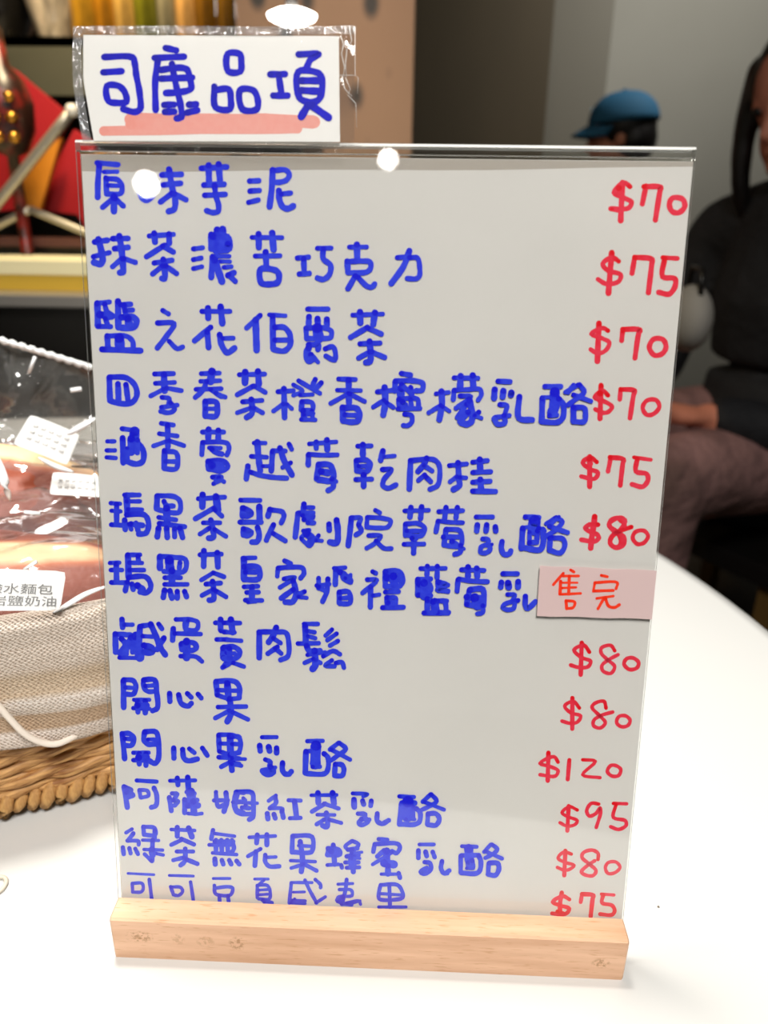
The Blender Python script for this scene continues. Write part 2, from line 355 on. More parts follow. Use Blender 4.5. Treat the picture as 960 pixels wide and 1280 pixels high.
WIDE = [1.0]
def ink(name, strokes, to3d, m, parent, closed_tol=1.0, lift=2.5e-6):
    """strokes: [(pixel points, pixel width)]; to3d(x, y, layer) -> point on the written surface"""
    V = []; Fc = []; A = []
    for si, (pts, wd) in enumerate(strokes):
        P = [Vector((a, c, 0)) for a, c in pts]; closed = len(P) > 3 and (P[0] - P[-1]).length < closed_tol
        if closed: P = P[:-1]
        C = catmull(P, 5, closed) if len(P) > 2 else [P[0].lerp(P[1], k / 5) for k in range(6)]
        r = wd / 2 * WIDE[0]; m_ = len(C); j0 = random.random() * 6
        L = []; Rr = []
        for i, p in enumerate(C):
            a = C[(i - 1) % m_] if (closed or i) else C[i]; c = C[(i + 1) % m_] if (closed or i < m_ - 1) else C[i]
            t = (c - a); t = t.normalized() if t.length > 1e-9 else Vector((1, 0, 0)); nn = Vector((-t.y, t.x, 0))
            wob = 1 + .05 * math.sin(j0 + i * 1.3) + random.uniform(-.025, .025)
            L.append(p + nn * r * wob); Rr.append(p - nn * r * wob)
        lay = si * lift; tone = .45 + random.uniform(-.12, .12); o0 = len(V)
        for i in range(m_):
            q = i / (m_ - 1); g = tone + (.35 * max(0, 1 - q * 5) if not closed else 0) - .18 * q
            V.append(to3d(L[i].x, L[i].y, lay)); V.append(to3d(Rr[i].x, Rr[i].y, lay)); A += [g, g]
        for i in range(m_ if closed else m_ - 1):
            j = (i + 1) % m_; Fc.append((o0 + 2 * i, o0 + 2 * j, o0 + 2 * j + 1, o0 + 2 * i + 1))
        # round joints and ends on the same layer, a hair above the band
        idx = [(0, lay + lift * .3), (m_ - 1, lay + lift * .3)] if not closed else []
        step = 5
        idx += [(k, lay - lift * .3) for k in range(step if not closed else 0, m_ - (0 if closed else 1), step)]
        for k, ly in idx:
            end = (not closed) and k in (0, m_ - 1)
            o1 = len(V); q = k / (m_ - 1); g = tone + (.35 * max(0, 1 - q * 5) if not closed else 0) - .18 * q
            if end: g += .18 if k == 0 else .1
            for a_ in range(12):
                V.append(to3d(C[k].x + r * math.cos(a_ * PI / 6), C[k].y + r * math.sin(a_ * PI / 6), ly)); A.append(g)
            Fc.append(tuple(o1 + a_ for a_ in range(12)))
    o = mesh_obj(name, V, Fc, m, parent)
    # all faces look outwards
    at = o.data.attributes.new('ink', 'FLOAT', 'POINT'); at.data.foreach_set('value', A)
    return o
def sheet3d(x, y, lay):
    u, v = on_panel(x, y, WP); return pan(u, v, WP + 2.5e-5 + lay)

def parse_ink(txt):
    out = []
    for l in txt.strip().split('\n'):
        if l[0] == '@':
            t = l[1:].split(); kind = t[0]; x0, y0, wd = map(float, t[1:4]); sc = {'H': 6, 'HR': 2.4}.get(kind, 6); continue
        ch, bd = l.split(':', 1); st = []
        for s in bd.split(';'):
            s = s.strip(); ww = wd
            if '*' in s: s, q = s.split('*'); ww = float(q)
            st.append(([(x0 + float(a.split(',')[0]) / sc, y0 + float(a.split(',')[1]) / sc) for a in s.split()], ww / sc))
        out.append((kind, ch, st))
    return out
INK = """@H 110 50 37
司: 122,128 335,132 352,180 362,260 388,400 390,520 350,540 264,518; 115,243 252,234; 143,345 230,345 278,395 287,465 225,472 155,458 143,345
康: 583,60 662,78; 500,135 720,125; 525,150 505,300 508,525; 630,180 650,290 675,400 697,500 700,580 665,588; 545,225 700,208 745,225 765,290 772,365 700,390 585,398; 548,290 782,282; 572,487 645,485; 577,540 648,538; 757,485 812,482; 745,545 820,527
@H 260 50 37
品: 150,103 152,235 242,235 250,160 240,107 150,103; 48,350 58,505 165,518 172,450 155,370 58,375; 242,375 260,520 365,520 375,455 340,378 245,378
項: 467,258 578,256; 530,260 552,410; 490,417 597,417; 680,108 830,107 770,145 735,225; 678,238 685,430 740,462 820,455 852,400 848,270 815,243 680,238; 700,305 830,305 *40; 700,378 830,385 *40; 750,490 700,575 *42; 775,490 905,582 *42
@HR 80 20 20
u: 200,310 420,312 600,312 750,318 *28; 120,345 400,340 700,338 *22; 200,325 620,328 *24
@L 110 190 50
原: 68,82 225,95 *42; 85,100 75,220 73,340 *46; 120,150 220,148 *34; 135,195 140,310 *44; 140,200 225,210 255,260 245,310 140,315 *42; 150,250 250,255 *34; 195,330 195,445; 190,345 110,415 *42; 205,350 265,405 *42
味: 385,215 395,330 430,365 475,345 490,280 480,215 400,210 *40; 555,172 700,168 *46; 565,247 695,235 *44; 608,130 630,260 655,370 645,430 605,445 *48; 630,310 545,375 *44; 650,315 735,358 *44
@L 240 190 50
芋: 70,122 260,112 *44; 125,100 128,220 *50; 200,92 210,210 *50; 90,248 240,242 *46; 95,325 250,318 *42; 170,250 180,330 200,400 195,445 160,455 110,440 *44
泥: 432,218 502,215 *42; 435,293 505,288 *42; 425,378 498,360 *40; 605,135 600,260 582,410 *48; 610,140 700,135 730,165 715,205 670,225 600,228 *42; 652,290 655,350 680,410 720,425 760,405 *48; 670,315 740,308 *40
@L 110 275 50
抹: 50,165 145,152 *46; 78,145 100,230 110,300 95,330 45,318 *52; 40,275 160,245 *40; 185,140 300,138 *44; 200,215 300,205 *46; 235,120 250,210 262,330 262,390 240,395 *50; 255,290 185,350 *42; 270,290 355,318 *42
茶: 460,120 640,108 *40; 497,100 503,165 *48; 608,105 610,175 *46; 575,190 440,275 *44; 560,195 640,240 *44; 497,322 630,302 *42; 565,295 575,440 555,438 *46; 560,345 485,405 *42; 585,345 665,402 *42
@L 230 275 50
濃: 70,217 140,208 *38; 70,297 130,285 *38; 70,365 135,350 *36; 205,110 205,215; 250,75 245,200 *56; 290,70 295,200 *56; 215,120 320,130 335,210 240,225 *60; 330,180 330,215; 215,272 340,272 *34; 215,275 205,430 *46; 270,310 345,312 *32; 230,300 265,400 285,460 *56; 300,355 355,350 *36; 330,415 375,395 *46; 335,410 385,460 *42
苦: 510,130 735,132 *36; 560,105 562,205 *48; 662,98 672,220 *52; 535,270 720,268 *38; 613,240 618,350 *48; 575,370 580,470 640,482 705,465 710,400 680,375 575,370 *48
巧: 850,285 935,278 *40; 898,290 902,390 *44; 865,405 940,400 *42
@L 380 285 50
巧: 100,152 205,150 *36; 145,155 145,230 200,280 190,350 145,385 102,375 *44
克: 340,143 470,142 *36; 397,125 400,240 *50; 325,250 330,330 *46; 325,252 440,248 495,255 500,300 470,330 330,335 *42; 385,360 330,455 *44; 405,370 480,440 515,440 530,420 *42
力: 700,222 780,215 *38; 790,172 745,290 655,415 *48; 790,222 850,225 868,300 865,360 840,380 775,378 *40
@L 110 365 50
鹽: 70,85 75,255 *50; 75,85 160,75 *40; 125,90 140,140 180,180 130,200 *40; 90,170 175,180 *60; 80,258 170,260 *40; 130,200 150,250 *40; 225,70 228,265 *50; 245,95 320,92 *42; 270,100 280,150 *46; 280,140 335,135 *40; 250,190 340,190 365,220 340,265 250,268 *50; 300,200 310,250 *60; 145,330 150,415 *46; 150,330 290,332 335,370 340,420 *40; 235,345 240,415 *76; 105,430 395,440 *46
之: 560,138 605,165 *38; 522,232 645,238 590,330 520,420 *42; 610,370 670,425 710,412 *38
花: 855,145 950,145 *40; 900,120 902,195 *48; 920,265 800,365 *44; 895,300 905,415 *46
@L 240 370 50
花: 75,115 285,115 *38; 215,80 228,205 *50; 208,290 220,360 265,425 320,390 *46; 230,318 310,315 *36
伯: 512,145 410,240 *40; 478,180 482,300 485,405 *52; 580,140 700,148 *34; 605,150 608,390 *48; 620,235 690,235 735,290 735,370 690,412 610,400 *44; 620,330 720,330 *40
@L 350 370 50
爵: 208,98 360,98 *40; 218,155 215,215 *46; 282,170 285,215 *48; 352,175 352,215 *48; 195,240 200,320 *40; 195,240 340,240 385,265 380,310 330,318 200,318 *40; 280,240 290,315 *80; 215,365 290,370 285,400 *44; 215,390 200,430 215,485 235,480 *52; 225,440 285,495 *34; 235,435 280,490 *34; 340,395 395,380 415,420 410,480 345,450 *40
茶: 545,143 770,135 *36; 600,120 603,200 *50; 712,125 700,210 *50; 655,235 530,310 *44; 660,240 760,285 *42; 600,358 750,352 *40; 672,340 680,430 675,490 645,498 *48; 670,420 590,465 *40; 690,420 785,460 *42
@L 120 455 50
四: 100,100 105,275 *46; 105,98 230,105 295,165 305,240 260,295 150,290 105,275 *44; 165,145 165,270 *38; 165,150 170,265 *46; 225,155 240,270 *44
季: 440,75 580,72 *40; 510,80 515,200 *52; 445,145 590,138 *36; 505,190 410,240 *36; 530,180 640,200 *38; 495,250 550,260 545,300 *38; 490,325 610,308 *36; 560,290 590,340 550,365 485,355 *38
春: 790,72 925,68 *38; 870,55 860,130 *60; 785,130 930,125 *36; 750,190 940,185 *36; 830,130 800,200 745,250 *40; 860,190 940,245 *38; 820,280 820,390 *46; 820,280 900,285 912,330 900,390 825,390 *44; 820,335 900,335 *34
@L 260 455 50
春: 60,220 130,248 *36
茶: 235,80 425,75 *38; 280,60 278,140 *52; 375,55 382,150 *50; 340,165 220,230 *40; 350,165 430,212 *38; 260,283 405,272 *38; 325,265 330,370 290,400 *46; 320,330 220,365 *36; 345,330 410,365 *38
橙: 525,207 640,200 *38; 570,185 575,400 *46; 565,300 492,352 *36; 590,300 630,335 *32; 680,125 840,220 *36; 640,155 710,200 640,235 *32; 805,115 780,170 *40; 850,140 810,185 *40; 690,232 785,228 *32; 705,285 700,340 *44; 705,280 780,290 785,340 700,345 *38; 715,350 720,405 *46; 780,350 785,405 *34; 720,380 790,370 *34; 700,415 805,418 *34
@L 400 455 50
香: 140,112 265,115 *38; 215,120 218,290 *48; 130,195 305,198 *34; 215,220 80,295 *36; 225,225 335,280 *36; 170,325 172,420 *48; 170,330 270,330 297,370 285,425 240,435 172,425 *46; 185,380 285,385 *38
檸: 610,70 680,82 *40; 565,130 560,200 *44; 565,128 700,125 770,145 765,195 720,200 *42; 430,208 560,195 *38; 485,175 490,290 475,380 *50; 480,270 400,322 *36; 500,290 550,325 *36; 610,180 605,230 *60; 680,175 690,225 *40; 610,150 690,230 *36; 590,265 595,330 *40; 590,262 730,262 740,310 *38; 680,265 685,320 *38; 620,285 640,310 *46; 585,335 750,332 *38; 635,375 685,385 690,430 660,460 625,460 *38
@L 520 455 50
檬: 150,222 245,212 *34; 190,205 195,300 175,415 *48; 185,310 95,365 *36; 200,320 250,352 *32; 285,102 465,105 *36; 335,90 330,180 *50; 425,85 430,180 *50; 285,200 280,265 *40; 285,195 400,190 480,190 490,230 465,270 *36; 330,238 410,245 300,330 *38; 380,300 310,400 *40; 400,270 420,360 415,430 380,450 340,440 *50; 390,360 330,430 *46; 470,360 430,400 *40; 440,385 490,405 *32
乳: 615,128 705,132 *40; 590,190 585,255 *48; 655,200 650,245 *48; 715,215 712,230 *50; 628,303 680,310 670,360 *38; 590,400 700,385 *36; 660,385 665,440 610,450 585,410 *42; 775,245 772,405 870,418 *46
@L 600 460 50
酪: 485,138 605,138 *40; 468,225 462,400 *46; 470,220 540,215 *30; 560,180 555,300 540,330 *78; 590,230 622,270 620,370 580,405 460,400 *44; 520,355 575,352 *38; 700,130 660,180 *40; 735,125 640,180 *36; 745,125 780,180 720,230 660,275 *40; 700,200 830,248 *36; 700,295 700,400 *46; 700,295 780,300 790,350 780,400 700,400 *42
@L 120 525 50
酒: 85,160 138,160 *34; 80,228 142,228 *34; 80,280 148,285 *34; 195,65 310,80 *38; 200,135 205,320 *46; 290,85 285,150 *76; 265,140 265,240 *60; 320,180 355,230 350,310 300,330 230,310 *46; 312,150 310,245 *42; 235,210 240,290 *30
香: 490,25 580,38 *38; 538,40 540,200 *44; 475,102 610,120 *36; 530,160 430,195 *34; 550,155 660,192 *36; 515,230 512,360 *46; 515,235 600,245 615,300 600,365 515,365 *40; 520,310 600,312 *36
@L 240 525 50
蔓: 78,90 238,90 *38; 125,70 122,135 *48; 198,78 198,140 *46; 80,170 74,258 *40; 80,168 230,165 270,180 278,220 262,262 *38; 130,208 215,210 *34; 150,220 185,245 225,255 *42; 122,310 125,365 *46; 122,308 230,305 270,345 230,380 125,368 *40; 150,340 215,345 *62; 155,428 220,428 180,455 *40; 200,435 240,462 *36; 160,478 210,455 *32
越: 465,172 550,172 *34; 490,165 500,280 512,380 *48; 445,272 560,278 *36; 530,345 575,345 *30; 420,345 408,440 *44; 440,390 520,415 620,430 710,435 *40; 605,235 595,380 *44; 605,230 700,232 *38; 660,210 690,300 750,410 *46; 740,320 680,355 *36; 728,180 748,218 *38
@L 360 535 50
莓: 160,118 362,103 *34; 212,105 212,150 *42; 292,90 295,160 *48; 155,200 152,275 *44; 155,195 260,203 370,200 *36; 230,275 215,380 *46; 230,272 310,275 335,310 335,390 230,390 *46; 250,325 300,335 *54; 215,375 360,400 *36; 330,380 340,440 300,468 *42
乾: 522,135 625,133 *36; 562,125 562,200 *48; 512,245 515,320 *40; 512,242 590,240 618,275 590,325 515,320 *42; 530,285 600,285 *34; 508,385 628,382 *38; 568,350 568,435 *46; 712,172 695,240 *46; 720,215 800,208 *32; 708,310 775,312 720,385 712,430 750,450 810,425 *40
@L 480 535 50
肉: 200,245 190,455 *46; 200,243 370,235 410,270 418,360 400,430 345,458 *40; 320,225 300,270 255,325 *44; 300,280 360,320 *38; 305,350 258,392 *38; 315,365 350,400 *40
桂: 490,280 620,268 *36; 555,260 562,380 565,430 520,460 *46; 545,365 495,402 *36; 570,370 615,372 *34; 665,255 775,243 *38; 718,235 722,320 *48; 665,332 800,326 *38; 665,405 795,398 *40; 722,385 728,460 *48; 665,472 835,475 *42
@L 125 605 50
瑪: 80,143 150,148 *34; 85,200 155,205 *32; 125,150 125,300 *42; 85,305 180,310 *38; 200,85 205,210 *50; 185,82 295,82 *38; 200,130 300,130 *34; 210,190 315,192 *34; 200,230 330,230 360,270 360,340 340,370 290,375 *44; 185,270 190,340 *44; 220,300 235,340 *36; 270,295 285,345 *44; 230,300 320,310 *44
黑: 430,90 425,185 *46; 430,88 560,95 600,130 595,210 540,215 430,190 *40; 480,130 500,160 550,165 *40; 500,180 505,300 *56; 440,250 570,268 *36; 445,295 635,320 *40; 440,330 430,395 *46; 500,330 505,400 *44; 560,335 560,395 *40; 600,330 620,400 *44
茶: 738,110 935,98 *38; 770,80 768,170 *50; 870,95 885,190 *56; 855,180 715,260 *40; 865,195 915,240 *38; 775,290 900,290 *36; 832,270 850,360 850,400 815,405 *44; 820,330 750,375 *36; 860,340 945,392 *36
@L 270 605 50
歌: 185,120 330,122 *38; 200,180 200,240 *46; 205,178 265,215 250,235 205,238 *44; 325,170 328,260 *50; 180,285 340,285 *40; 205,335 205,380 *42; 205,335 265,360 245,385 205,382 *42; 312,325 325,380 310,430 270,435 *44; 405,190 390,240 *44; 410,192 500,210 510,240 490,290 *40; 432,305 400,370 378,420 *42; 430,370 520,425 *40
劇: 660,150 655,200 *44; 665,175 730,175 *34; 615,220 595,395 *44; 620,215 730,215 *36; 650,235 730,240 *36; 660,265 725,250 *40; 690,290 735,290 *38; 655,350 700,345 *34; 690,350 640,400 *34; 680,370 720,410 700,450 *60; 640,410 690,460 *32; 770,385 745,420 *34; 750,420 795,425 *30; 848,300 850,345 *44; 905,270 915,360 905,440 855,435 *48
@L 400 610 50
院: 235,225 225,330 212,430 *44; 240,222 305,225 290,270 *38; 290,275 310,320 270,350 *40; 415,165 450,185 *34; 355,220 350,290 *36; 355,218 470,225 530,245 510,290 440,298 350,292 *36; 365,355 455,358 415,410 350,450 *36; 420,395 480,450 535,452 *36
草: 635,170 815,165 *34; 682,145 675,215 *44; 762,140 755,225 *44; 640,270 640,355 *38; 642,268 740,265 785,300 760,355 645,352 *38; 650,320 760,320 *34; 630,420 780,418 *36; 705,380 702,485 *44; 690,375 720,375 *40
@L 540 615 50
莓: 50,145 230,138 *36; 105,115 95,195 *42; 190,115 180,190 *42; 45,220 30,295 *40; 45,215 140,225 230,228 *34; 105,280 90,395 *42; 105,278 210,290 215,400 110,400 *38; 85,335 215,335 *40; 150,370 190,400 *46; 215,400 210,450 170,465 *40; 220,410 240,425 *26
乳: 330,185 455,185 *36; 340,245 335,290 *44; 410,245 405,290 *44; 475,260 478,290 *44; 380,350 420,355 420,400 *38; 425,395 370,410 365,450 400,455 435,430 425,395 *38; 450,390 430,410 *26; 525,370 520,420 540,465 580,460 590,440 *42
酪: 700,185 800,190 *42; 680,270 670,420 *46; 685,265 720,260 *30; 770,215 760,280 *90; 730,300 730,360 *34; 790,290 785,360 *40; 730,378 785,375 *40; 830,280 835,370 810,430 690,415 *46; 800,270 840,290 *40
@L 620 620 50
酪: 445,160 375,205 *32; 450,160 495,190 450,250 380,295 *38; 470,155 400,220 *30; 400,225 535,272 *38; 405,315 400,405 *42; 410,312 500,320 515,370 480,425 405,405 *40
@R 620 620 50
$: 740,155 735,200 720,300 710,390 *44; 765,215 700,215 670,240 700,265 760,290 770,315 740,340 640,328 *36
8: 945,190 910,165 860,185 850,225 900,265 935,320 930,370 890,385 855,350 870,300 925,260 960,215 965,180 945,190 *36
@L 125 685 50
瑪: 75,112 145,110 *34; 82,165 165,165 *36; 122,120 125,245 *44; 85,258 190,260 *38; 210,55 215,220 *50; 210,52 300,50 *36; 285,60 290,110 *40; 220,110 315,112 *34; 220,165 330,165 *36; 215,220 340,215 375,255 380,300 350,335 300,330 *42; 205,255 190,320 *42; 240,270 250,310 *42; 280,280 320,310 *52
黑: 450,65 450,150 *50; 450,62 560,70 640,85 645,150 620,180 480,175 *40; 520,90 525,150 *70; 600,110 595,150 *40; 540,170 540,260 *54; 485,222 605,222 *36; 485,272 655,272 *36; 485,315 475,370 *44; 525,320 540,375 *44; 580,325 580,375 *42; 635,325 650,365 *42
茶: 750,50 910,45 *38; 780,20 778,135 *46; 880,35 885,140 *46; 850,185 760,240 *34; 850,185 930,215 *38; 795,270 905,262 *38; 845,250 855,340 850,385 820,390 *44; 850,310 765,355 *36; 870,320 945,365 *38
@L 280 690 50
皇: 140,45 235,42 *34; 150,50 150,200 *50; 150,110 250,110 270,150 260,200 150,205 *44; 160,150 250,150 *40; 150,260 255,255 *36; 170,302 260,300 *36; 210,260 210,360 *46; 160,360 285,362 *36; 180,375 240,370 *30
家: 455,65 500,85 *38; 405,120 400,180 *36; 405,120 500,112 590,120 600,160 575,195 *38; 450,200 530,190 420,265 *36; 520,215 540,300 520,370 460,375 *44; 520,280 430,345 *42; 560,310 520,360 *40; 605,295 550,320 *36; 560,335 620,342 *32
婚: 710,195 710,270 *38; 695,250 790,240 *34; 780,200 770,300 740,370 *40; 710,260 760,290 *40; 825,120 910,115 *32; 840,130 835,240 *44; 885,160 900,200 950,225 *40; 920,190 950,170 *30
@L 400 690 50
婚: 150,150 180,165 230,215 *46; 190,195 230,180 *30; 145,300 145,380 *42; 145,298 215,298 225,380 150,385 *40; 150,345 220,340 *34
禮: 395,145 420,158 *36; 355,205 425,210 320,305 *38; 380,260 378,410 *42; 395,325 445,318 *32; 490,150 490,250 *44; 490,145 590,145 620,200 600,250 490,255 *44; 500,190 600,200 *60; 550,180 555,240 *60; 490,298 590,295 *36; 500,340 505,395 *40; 500,340 565,345 565,390 *40; 470,415 625,412 *40; 510,380 560,380 *40
藍: 755,122 940,120 *36; 805,105 802,170 *40; 880,105 878,190 *40; 735,205 735,320 *46; 735,205 830,200 *40; 745,240 820,245 820,290 740,290 *50; 740,320 830,325 *40; 780,230 780,330 *60; 885,220 890,285 *44; 890,230 960,245 *36; 900,280 960,295 *36; 805,350 805,440 *44; 805,365 950,365 *38; 860,370 870,440 *60; 780,455 960,455 *40
@L 530 690 50
藍: 110,220 170,245 100,280 180,290 *38; 100,365 150,365 165,400 165,440 *38; 100,452 185,450 *38; 70,370 80,440 *50
莓: 280,130 450,135 *36; 330,110 330,180 *46; 395,120 400,180 *46; 255,205 248,290 *40; 260,200 360,215 475,220 *38; 340,285 320,390 *44; 345,280 440,278 445,400 *46; 320,335 440,345 *50; 380,340 400,400 *70; 320,390 420,410 *40; 440,400 440,450 400,460 *36
乳: 590,160 700,160 *38; 580,225 575,260 *44; 630,230 635,260 *52; 705,220 705,260 *46; 625,315 680,320 660,365 *34; 705,360 610,385 590,410 620,430 670,420 680,390 *36; 760,330 760,400 775,420 835,370 *42
@L 125 765 50
鹹: 165,55 170,115 *44; 180,95 245,95 *34; 115,165 118,300 *46; 118,165 190,170 240,180 245,300 *42; 160,200 190,240 150,310 *44; 235,190 200,270 190,320 *50; 270,180 300,340 *70; 145,342 300,345 *32; 300,110 290,330 *46; 310,105 380,95 *40; 320,180 400,185 *34; 380,90 420,180 450,260 490,320 *46; 440,90 465,125 *38; 480,195 430,280 *44; 330,250 390,270 390,300 330,300 *50
蛋: 570,55 690,58 735,80 725,130 640,125 640,60 *36; 660,65 640,150 *30; 550,125 545,210 *44; 560,160 755,165 *36; 610,240 615,280 *44; 615,235 700,230 725,260 700,285 615,280 *42; 650,220 650,340 *60; 605,330 720,335 765,370 *36
黃: 865,80 955,80 *36; 905,55 905,130 *46; 905,140 955,150 *36; 875,205 955,205 *36; 925,270 925,340 *50; 925,265 955,265 *40; 925,340 955,345 *40; 955,375 920,415 *38
@L 280 765 50
黃: 0,80 120,82 *36; 52,55 65,150 *50; 0,150 80,152 *34; 0,205 130,215 *34; 0,262 80,262 120,300 90,345 0,350 *42; 20,305 80,310 *34; 40,270 45,350 *44; 0,410 60,375 *36; 70,380 150,408 *34
肉: 265,150 265,340 *46; 265,148 400,148 465,155 485,220 480,330 425,358 *40; 392,115 375,165 335,225 *46; 370,195 425,232 *36; 400,262 330,310 *40; 385,270 430,310 *36
鬆: 600,88 705,88 *34; 608,100 615,240 *46; 620,140 680,150 *34; 630,180 685,195 *34; 555,235 710,232 *36; 620,250 640,290 720,290 *46; 625,320 760,300 *30; 680,290 685,400 665,425 *52; 670,350 605,380 *34; 690,360 725,380 *34; 810,130 762,175 *34; 845,160 775,210 *34; 855,215 795,250 *34; 745,330 820,290 870,315 *36; 810,360 760,400 830,405 *34; 840,380 885,375 900,415 *36
@L 140 840 50
開: 85,65 88,265 *44; 88,58 160,65 180,110 160,165 100,165 *40; 100,115 170,120 *34; 235,60 240,120 270,145 320,145 *38; 240,58 320,60 335,150 340,270 305,290 *42; 250,105 310,100 *34; 165,208 280,208 *32; 190,215 195,300 *40; 250,215 250,305 *44; 160,270 280,275 *34; 190,250 260,250 *50
心: 432,160 435,220 *42; 500,170 520,235 570,255 595,235 *42; 565,160 595,190 *38; 645,165 670,195 *38
@L 220 840 50
果: 300,75 310,170 *44; 300,70 440,70 475,110 475,190 *42; 385,85 395,200 *52; 310,135 470,140 *34; 310,172 400,200 475,195 *36; 315,262 525,258 *36; 405,200 410,320 385,370 *48; 400,290 295,345 *36; 425,300 540,355 *36
@L 140 905 50
開: 78,75 95,260 *42; 75,72 130,72 165,110 145,160 100,160 *40; 95,110 165,115 *34; 245,60 240,120 270,150 330,150 *42; 245,58 330,60 350,150 345,270 320,295 280,275 *42; 270,115 330,115 *30; 160,215 275,215 *34; 205,220 205,300 *40; 255,220 255,310 *40; 160,270 260,275 *34; 200,250 260,250 *54
心: 463,180 465,255 *42; 530,190 540,255 570,275 640,262 *42; 580,185 618,215 *36; 678,180 715,235 *38
果: 800,85 805,200 *40; 800,80 900,82 950,100 *36; 885,90 890,230 *54; 810,145 955,150 *32; 805,205 880,225 955,215 *36; 800,248 955,258 *36; 890,230 900,345 *46; 885,285 820,320 *36; 910,290 955,300 *36
@L 290 905 50
果: 0,95 50,95 65,150 50,210 0,220 *38; 0,150 60,150 *32; 0,258 100,262 *28; 0,300 70,312 *32
乳: 225,98 335,97 *32; 208,160 212,200 *44; 275,170 282,200 *46; 335,180 335,215 *44; 250,265 290,285 280,310 *36; 225,345 325,325 *32; 290,320 310,360 260,375 230,350 *46; 380,290 378,340 395,370 425,375 445,355 *42
酪: 565,127 680,125 *34; 555,205 550,365 *44; 560,203 600,200 *34; 630,160 625,300 *80; 605,320 660,318 *34; 690,220 720,250 715,350 690,372 560,370 *40; 800,140 735,190 *36; 805,140 855,185 800,230 745,270 *36; 745,190 885,265 *34; 775,300 770,370 *40; 775,300 825,305 840,340 825,385 770,385 *40
@L 145 960 50
阿: 60,140 85,295 *40; 65,140 115,165 105,175 130,205 90,220 *34; 80,180 110,200 *44; 155,93 305,102 *32; 175,165 185,220 *32; 178,165 235,170 245,205 190,222 *30; 285,150 305,200 300,280 265,295 *38
薩: 405,95 595,92 *30; 460,75 465,125 *40; 538,70 545,180 *44; 420,190 460,195 440,225 *34; 400,220 415,320 *38; 430,240 465,250 440,280 *36; 515,235 515,335 *38; 530,180 590,190 *34; 560,180 570,240 *70; 520,240 610,240 *36; 540,280 615,280 *50; 580,250 585,330 *50; 540,340 600,345 645,340 *28
姆: 750,180 755,250 770,290 820,270 *34; 735,242 840,240 *32; 825,185 830,260 810,325 *40; 915,185 895,250 900,310 955,335 *40; 900,255 955,250 *36; 915,182 960,185 *34
@L 290 970 50
姆: 30,125 15,200 30,260 60,280 140,285 *36; 30,120 150,125 160,200 155,310 130,325 *38; 5,195 190,203 *26; 85,165 100,180 *30; 75,235 130,240 *34; 100,220 120,235 *30
紅: 330,145 275,185 *30; 325,160 330,200 285,240 *36; 285,240 380,245 370,270 *30; 265,280 270,320 *40; 315,285 325,315 *38; 375,260 385,310 *38; 425,180 515,183 *32; 470,190 485,310 *42; 435,315 515,312 *32
茶: 595,143 785,140 *28; 645,125 648,200 *44; 755,125 765,205 *46; 700,205 600,265 *34; 690,205 800,242 *32; 640,288 770,290 *28; 708,275 718,350 710,380 680,370 *40; 690,325 635,360 *32; 730,325 820,350 *30
乳: 905,128 955,130 *30; 915,175 918,230 *44
@L 420 970 50
乳: 130,128 235,135 205,150 *30; 135,175 135,225 *42; 200,185 208,210 *40; 265,185 260,220 *38; 165,280 220,285 200,320 170,345 185,365 230,350 250,325 *34; 190,320 230,320 *36; 310,280 310,335 345,355 395,330 *38
酪: 475,150 585,155 *32; 490,205 475,360 *38; 495,200 590,200 *44; 540,190 535,300 *90; 580,230 580,320 *30; 525,320 590,322 *28; 600,240 630,270 625,340 590,360 480,358 *38; 710,135 650,190 *34; 715,135 755,185 700,225 645,250 *34; 660,190 810,250 *30; 690,285 685,360 *36; 690,280 750,280 775,320 750,365 690,362 *38
@L 145 1020 50
綠: 120,98 75,125 *28; 130,130 90,185 *34; 85,185 170,190 170,215 *30; 52,235 58,285 *34; 100,240 110,280 *32; 145,245 165,285 *32; 205,80 210,135 *34; 210,80 290,90 295,140 210,140 *32; 290,110 290,180 *34; 200,180 320,183 *26; 275,180 270,335 *38; 210,250 350,255 *26; 265,335 215,285 *30; 300,280 355,292 *26; 270,250 275,290 *50
茶: 415,100 590,108 *28; 460,85 460,150 *40; 545,90 570,155 *44; 500,175 415,215 *32; 490,170 585,212 *34; 455,265 580,265 *30; 520,245 515,340 485,368 *36; 510,310 430,330 *32; 530,325 610,357 *36
無: 728,105 715,170 *34; 740,130 890,150 *26; 700,215 880,215 *30; 750,180 750,270 *36; 790,180 795,270 *36; 835,180 840,270 *36; 870,180 885,240 870,270 *34; 740,190 880,190 *34; 725,275 905,288 *28; 742,320 745,360 *40; 795,330 805,360 *36; 850,330 865,360 *36; 905,335 925,360 *36
@L 290 1020 50
花: 130,158 325,148 *28; 190,140 185,200 *38; 262,138 262,215 *38; 215,245 120,300 *30; 180,265 172,370 *38; 250,290 250,340 280,375 355,375 *34; 260,308 330,305 *26
果: 455,150 450,270 *36; 455,148 600,155 605,250 590,270 450,268 *36; 512,190 530,330 520,415 *40; 500,220 600,225 *26; 440,332 625,340 *26; 520,365 445,388 *28; 535,355 635,408 *32
蜂: 725,245 715,290 *36; 720,240 800,250 810,285 720,290 *36; 760,215 770,360 *38; 745,260 790,270 *50; 715,365 800,360 *28; 820,365 825,385 *32; 900,185 850,225 870,250 *30; 905,185 950,210 920,250 *30; 870,250 940,240 *34; 860,300 950,290 *34; 900,250 910,415 *40; 850,345 950,345 *32; 860,385 955,382 *30; 900,300 905,370 *60
@L 400 1025 50
蜂: 240,245 315,238 *22; 240,282 300,285 *22
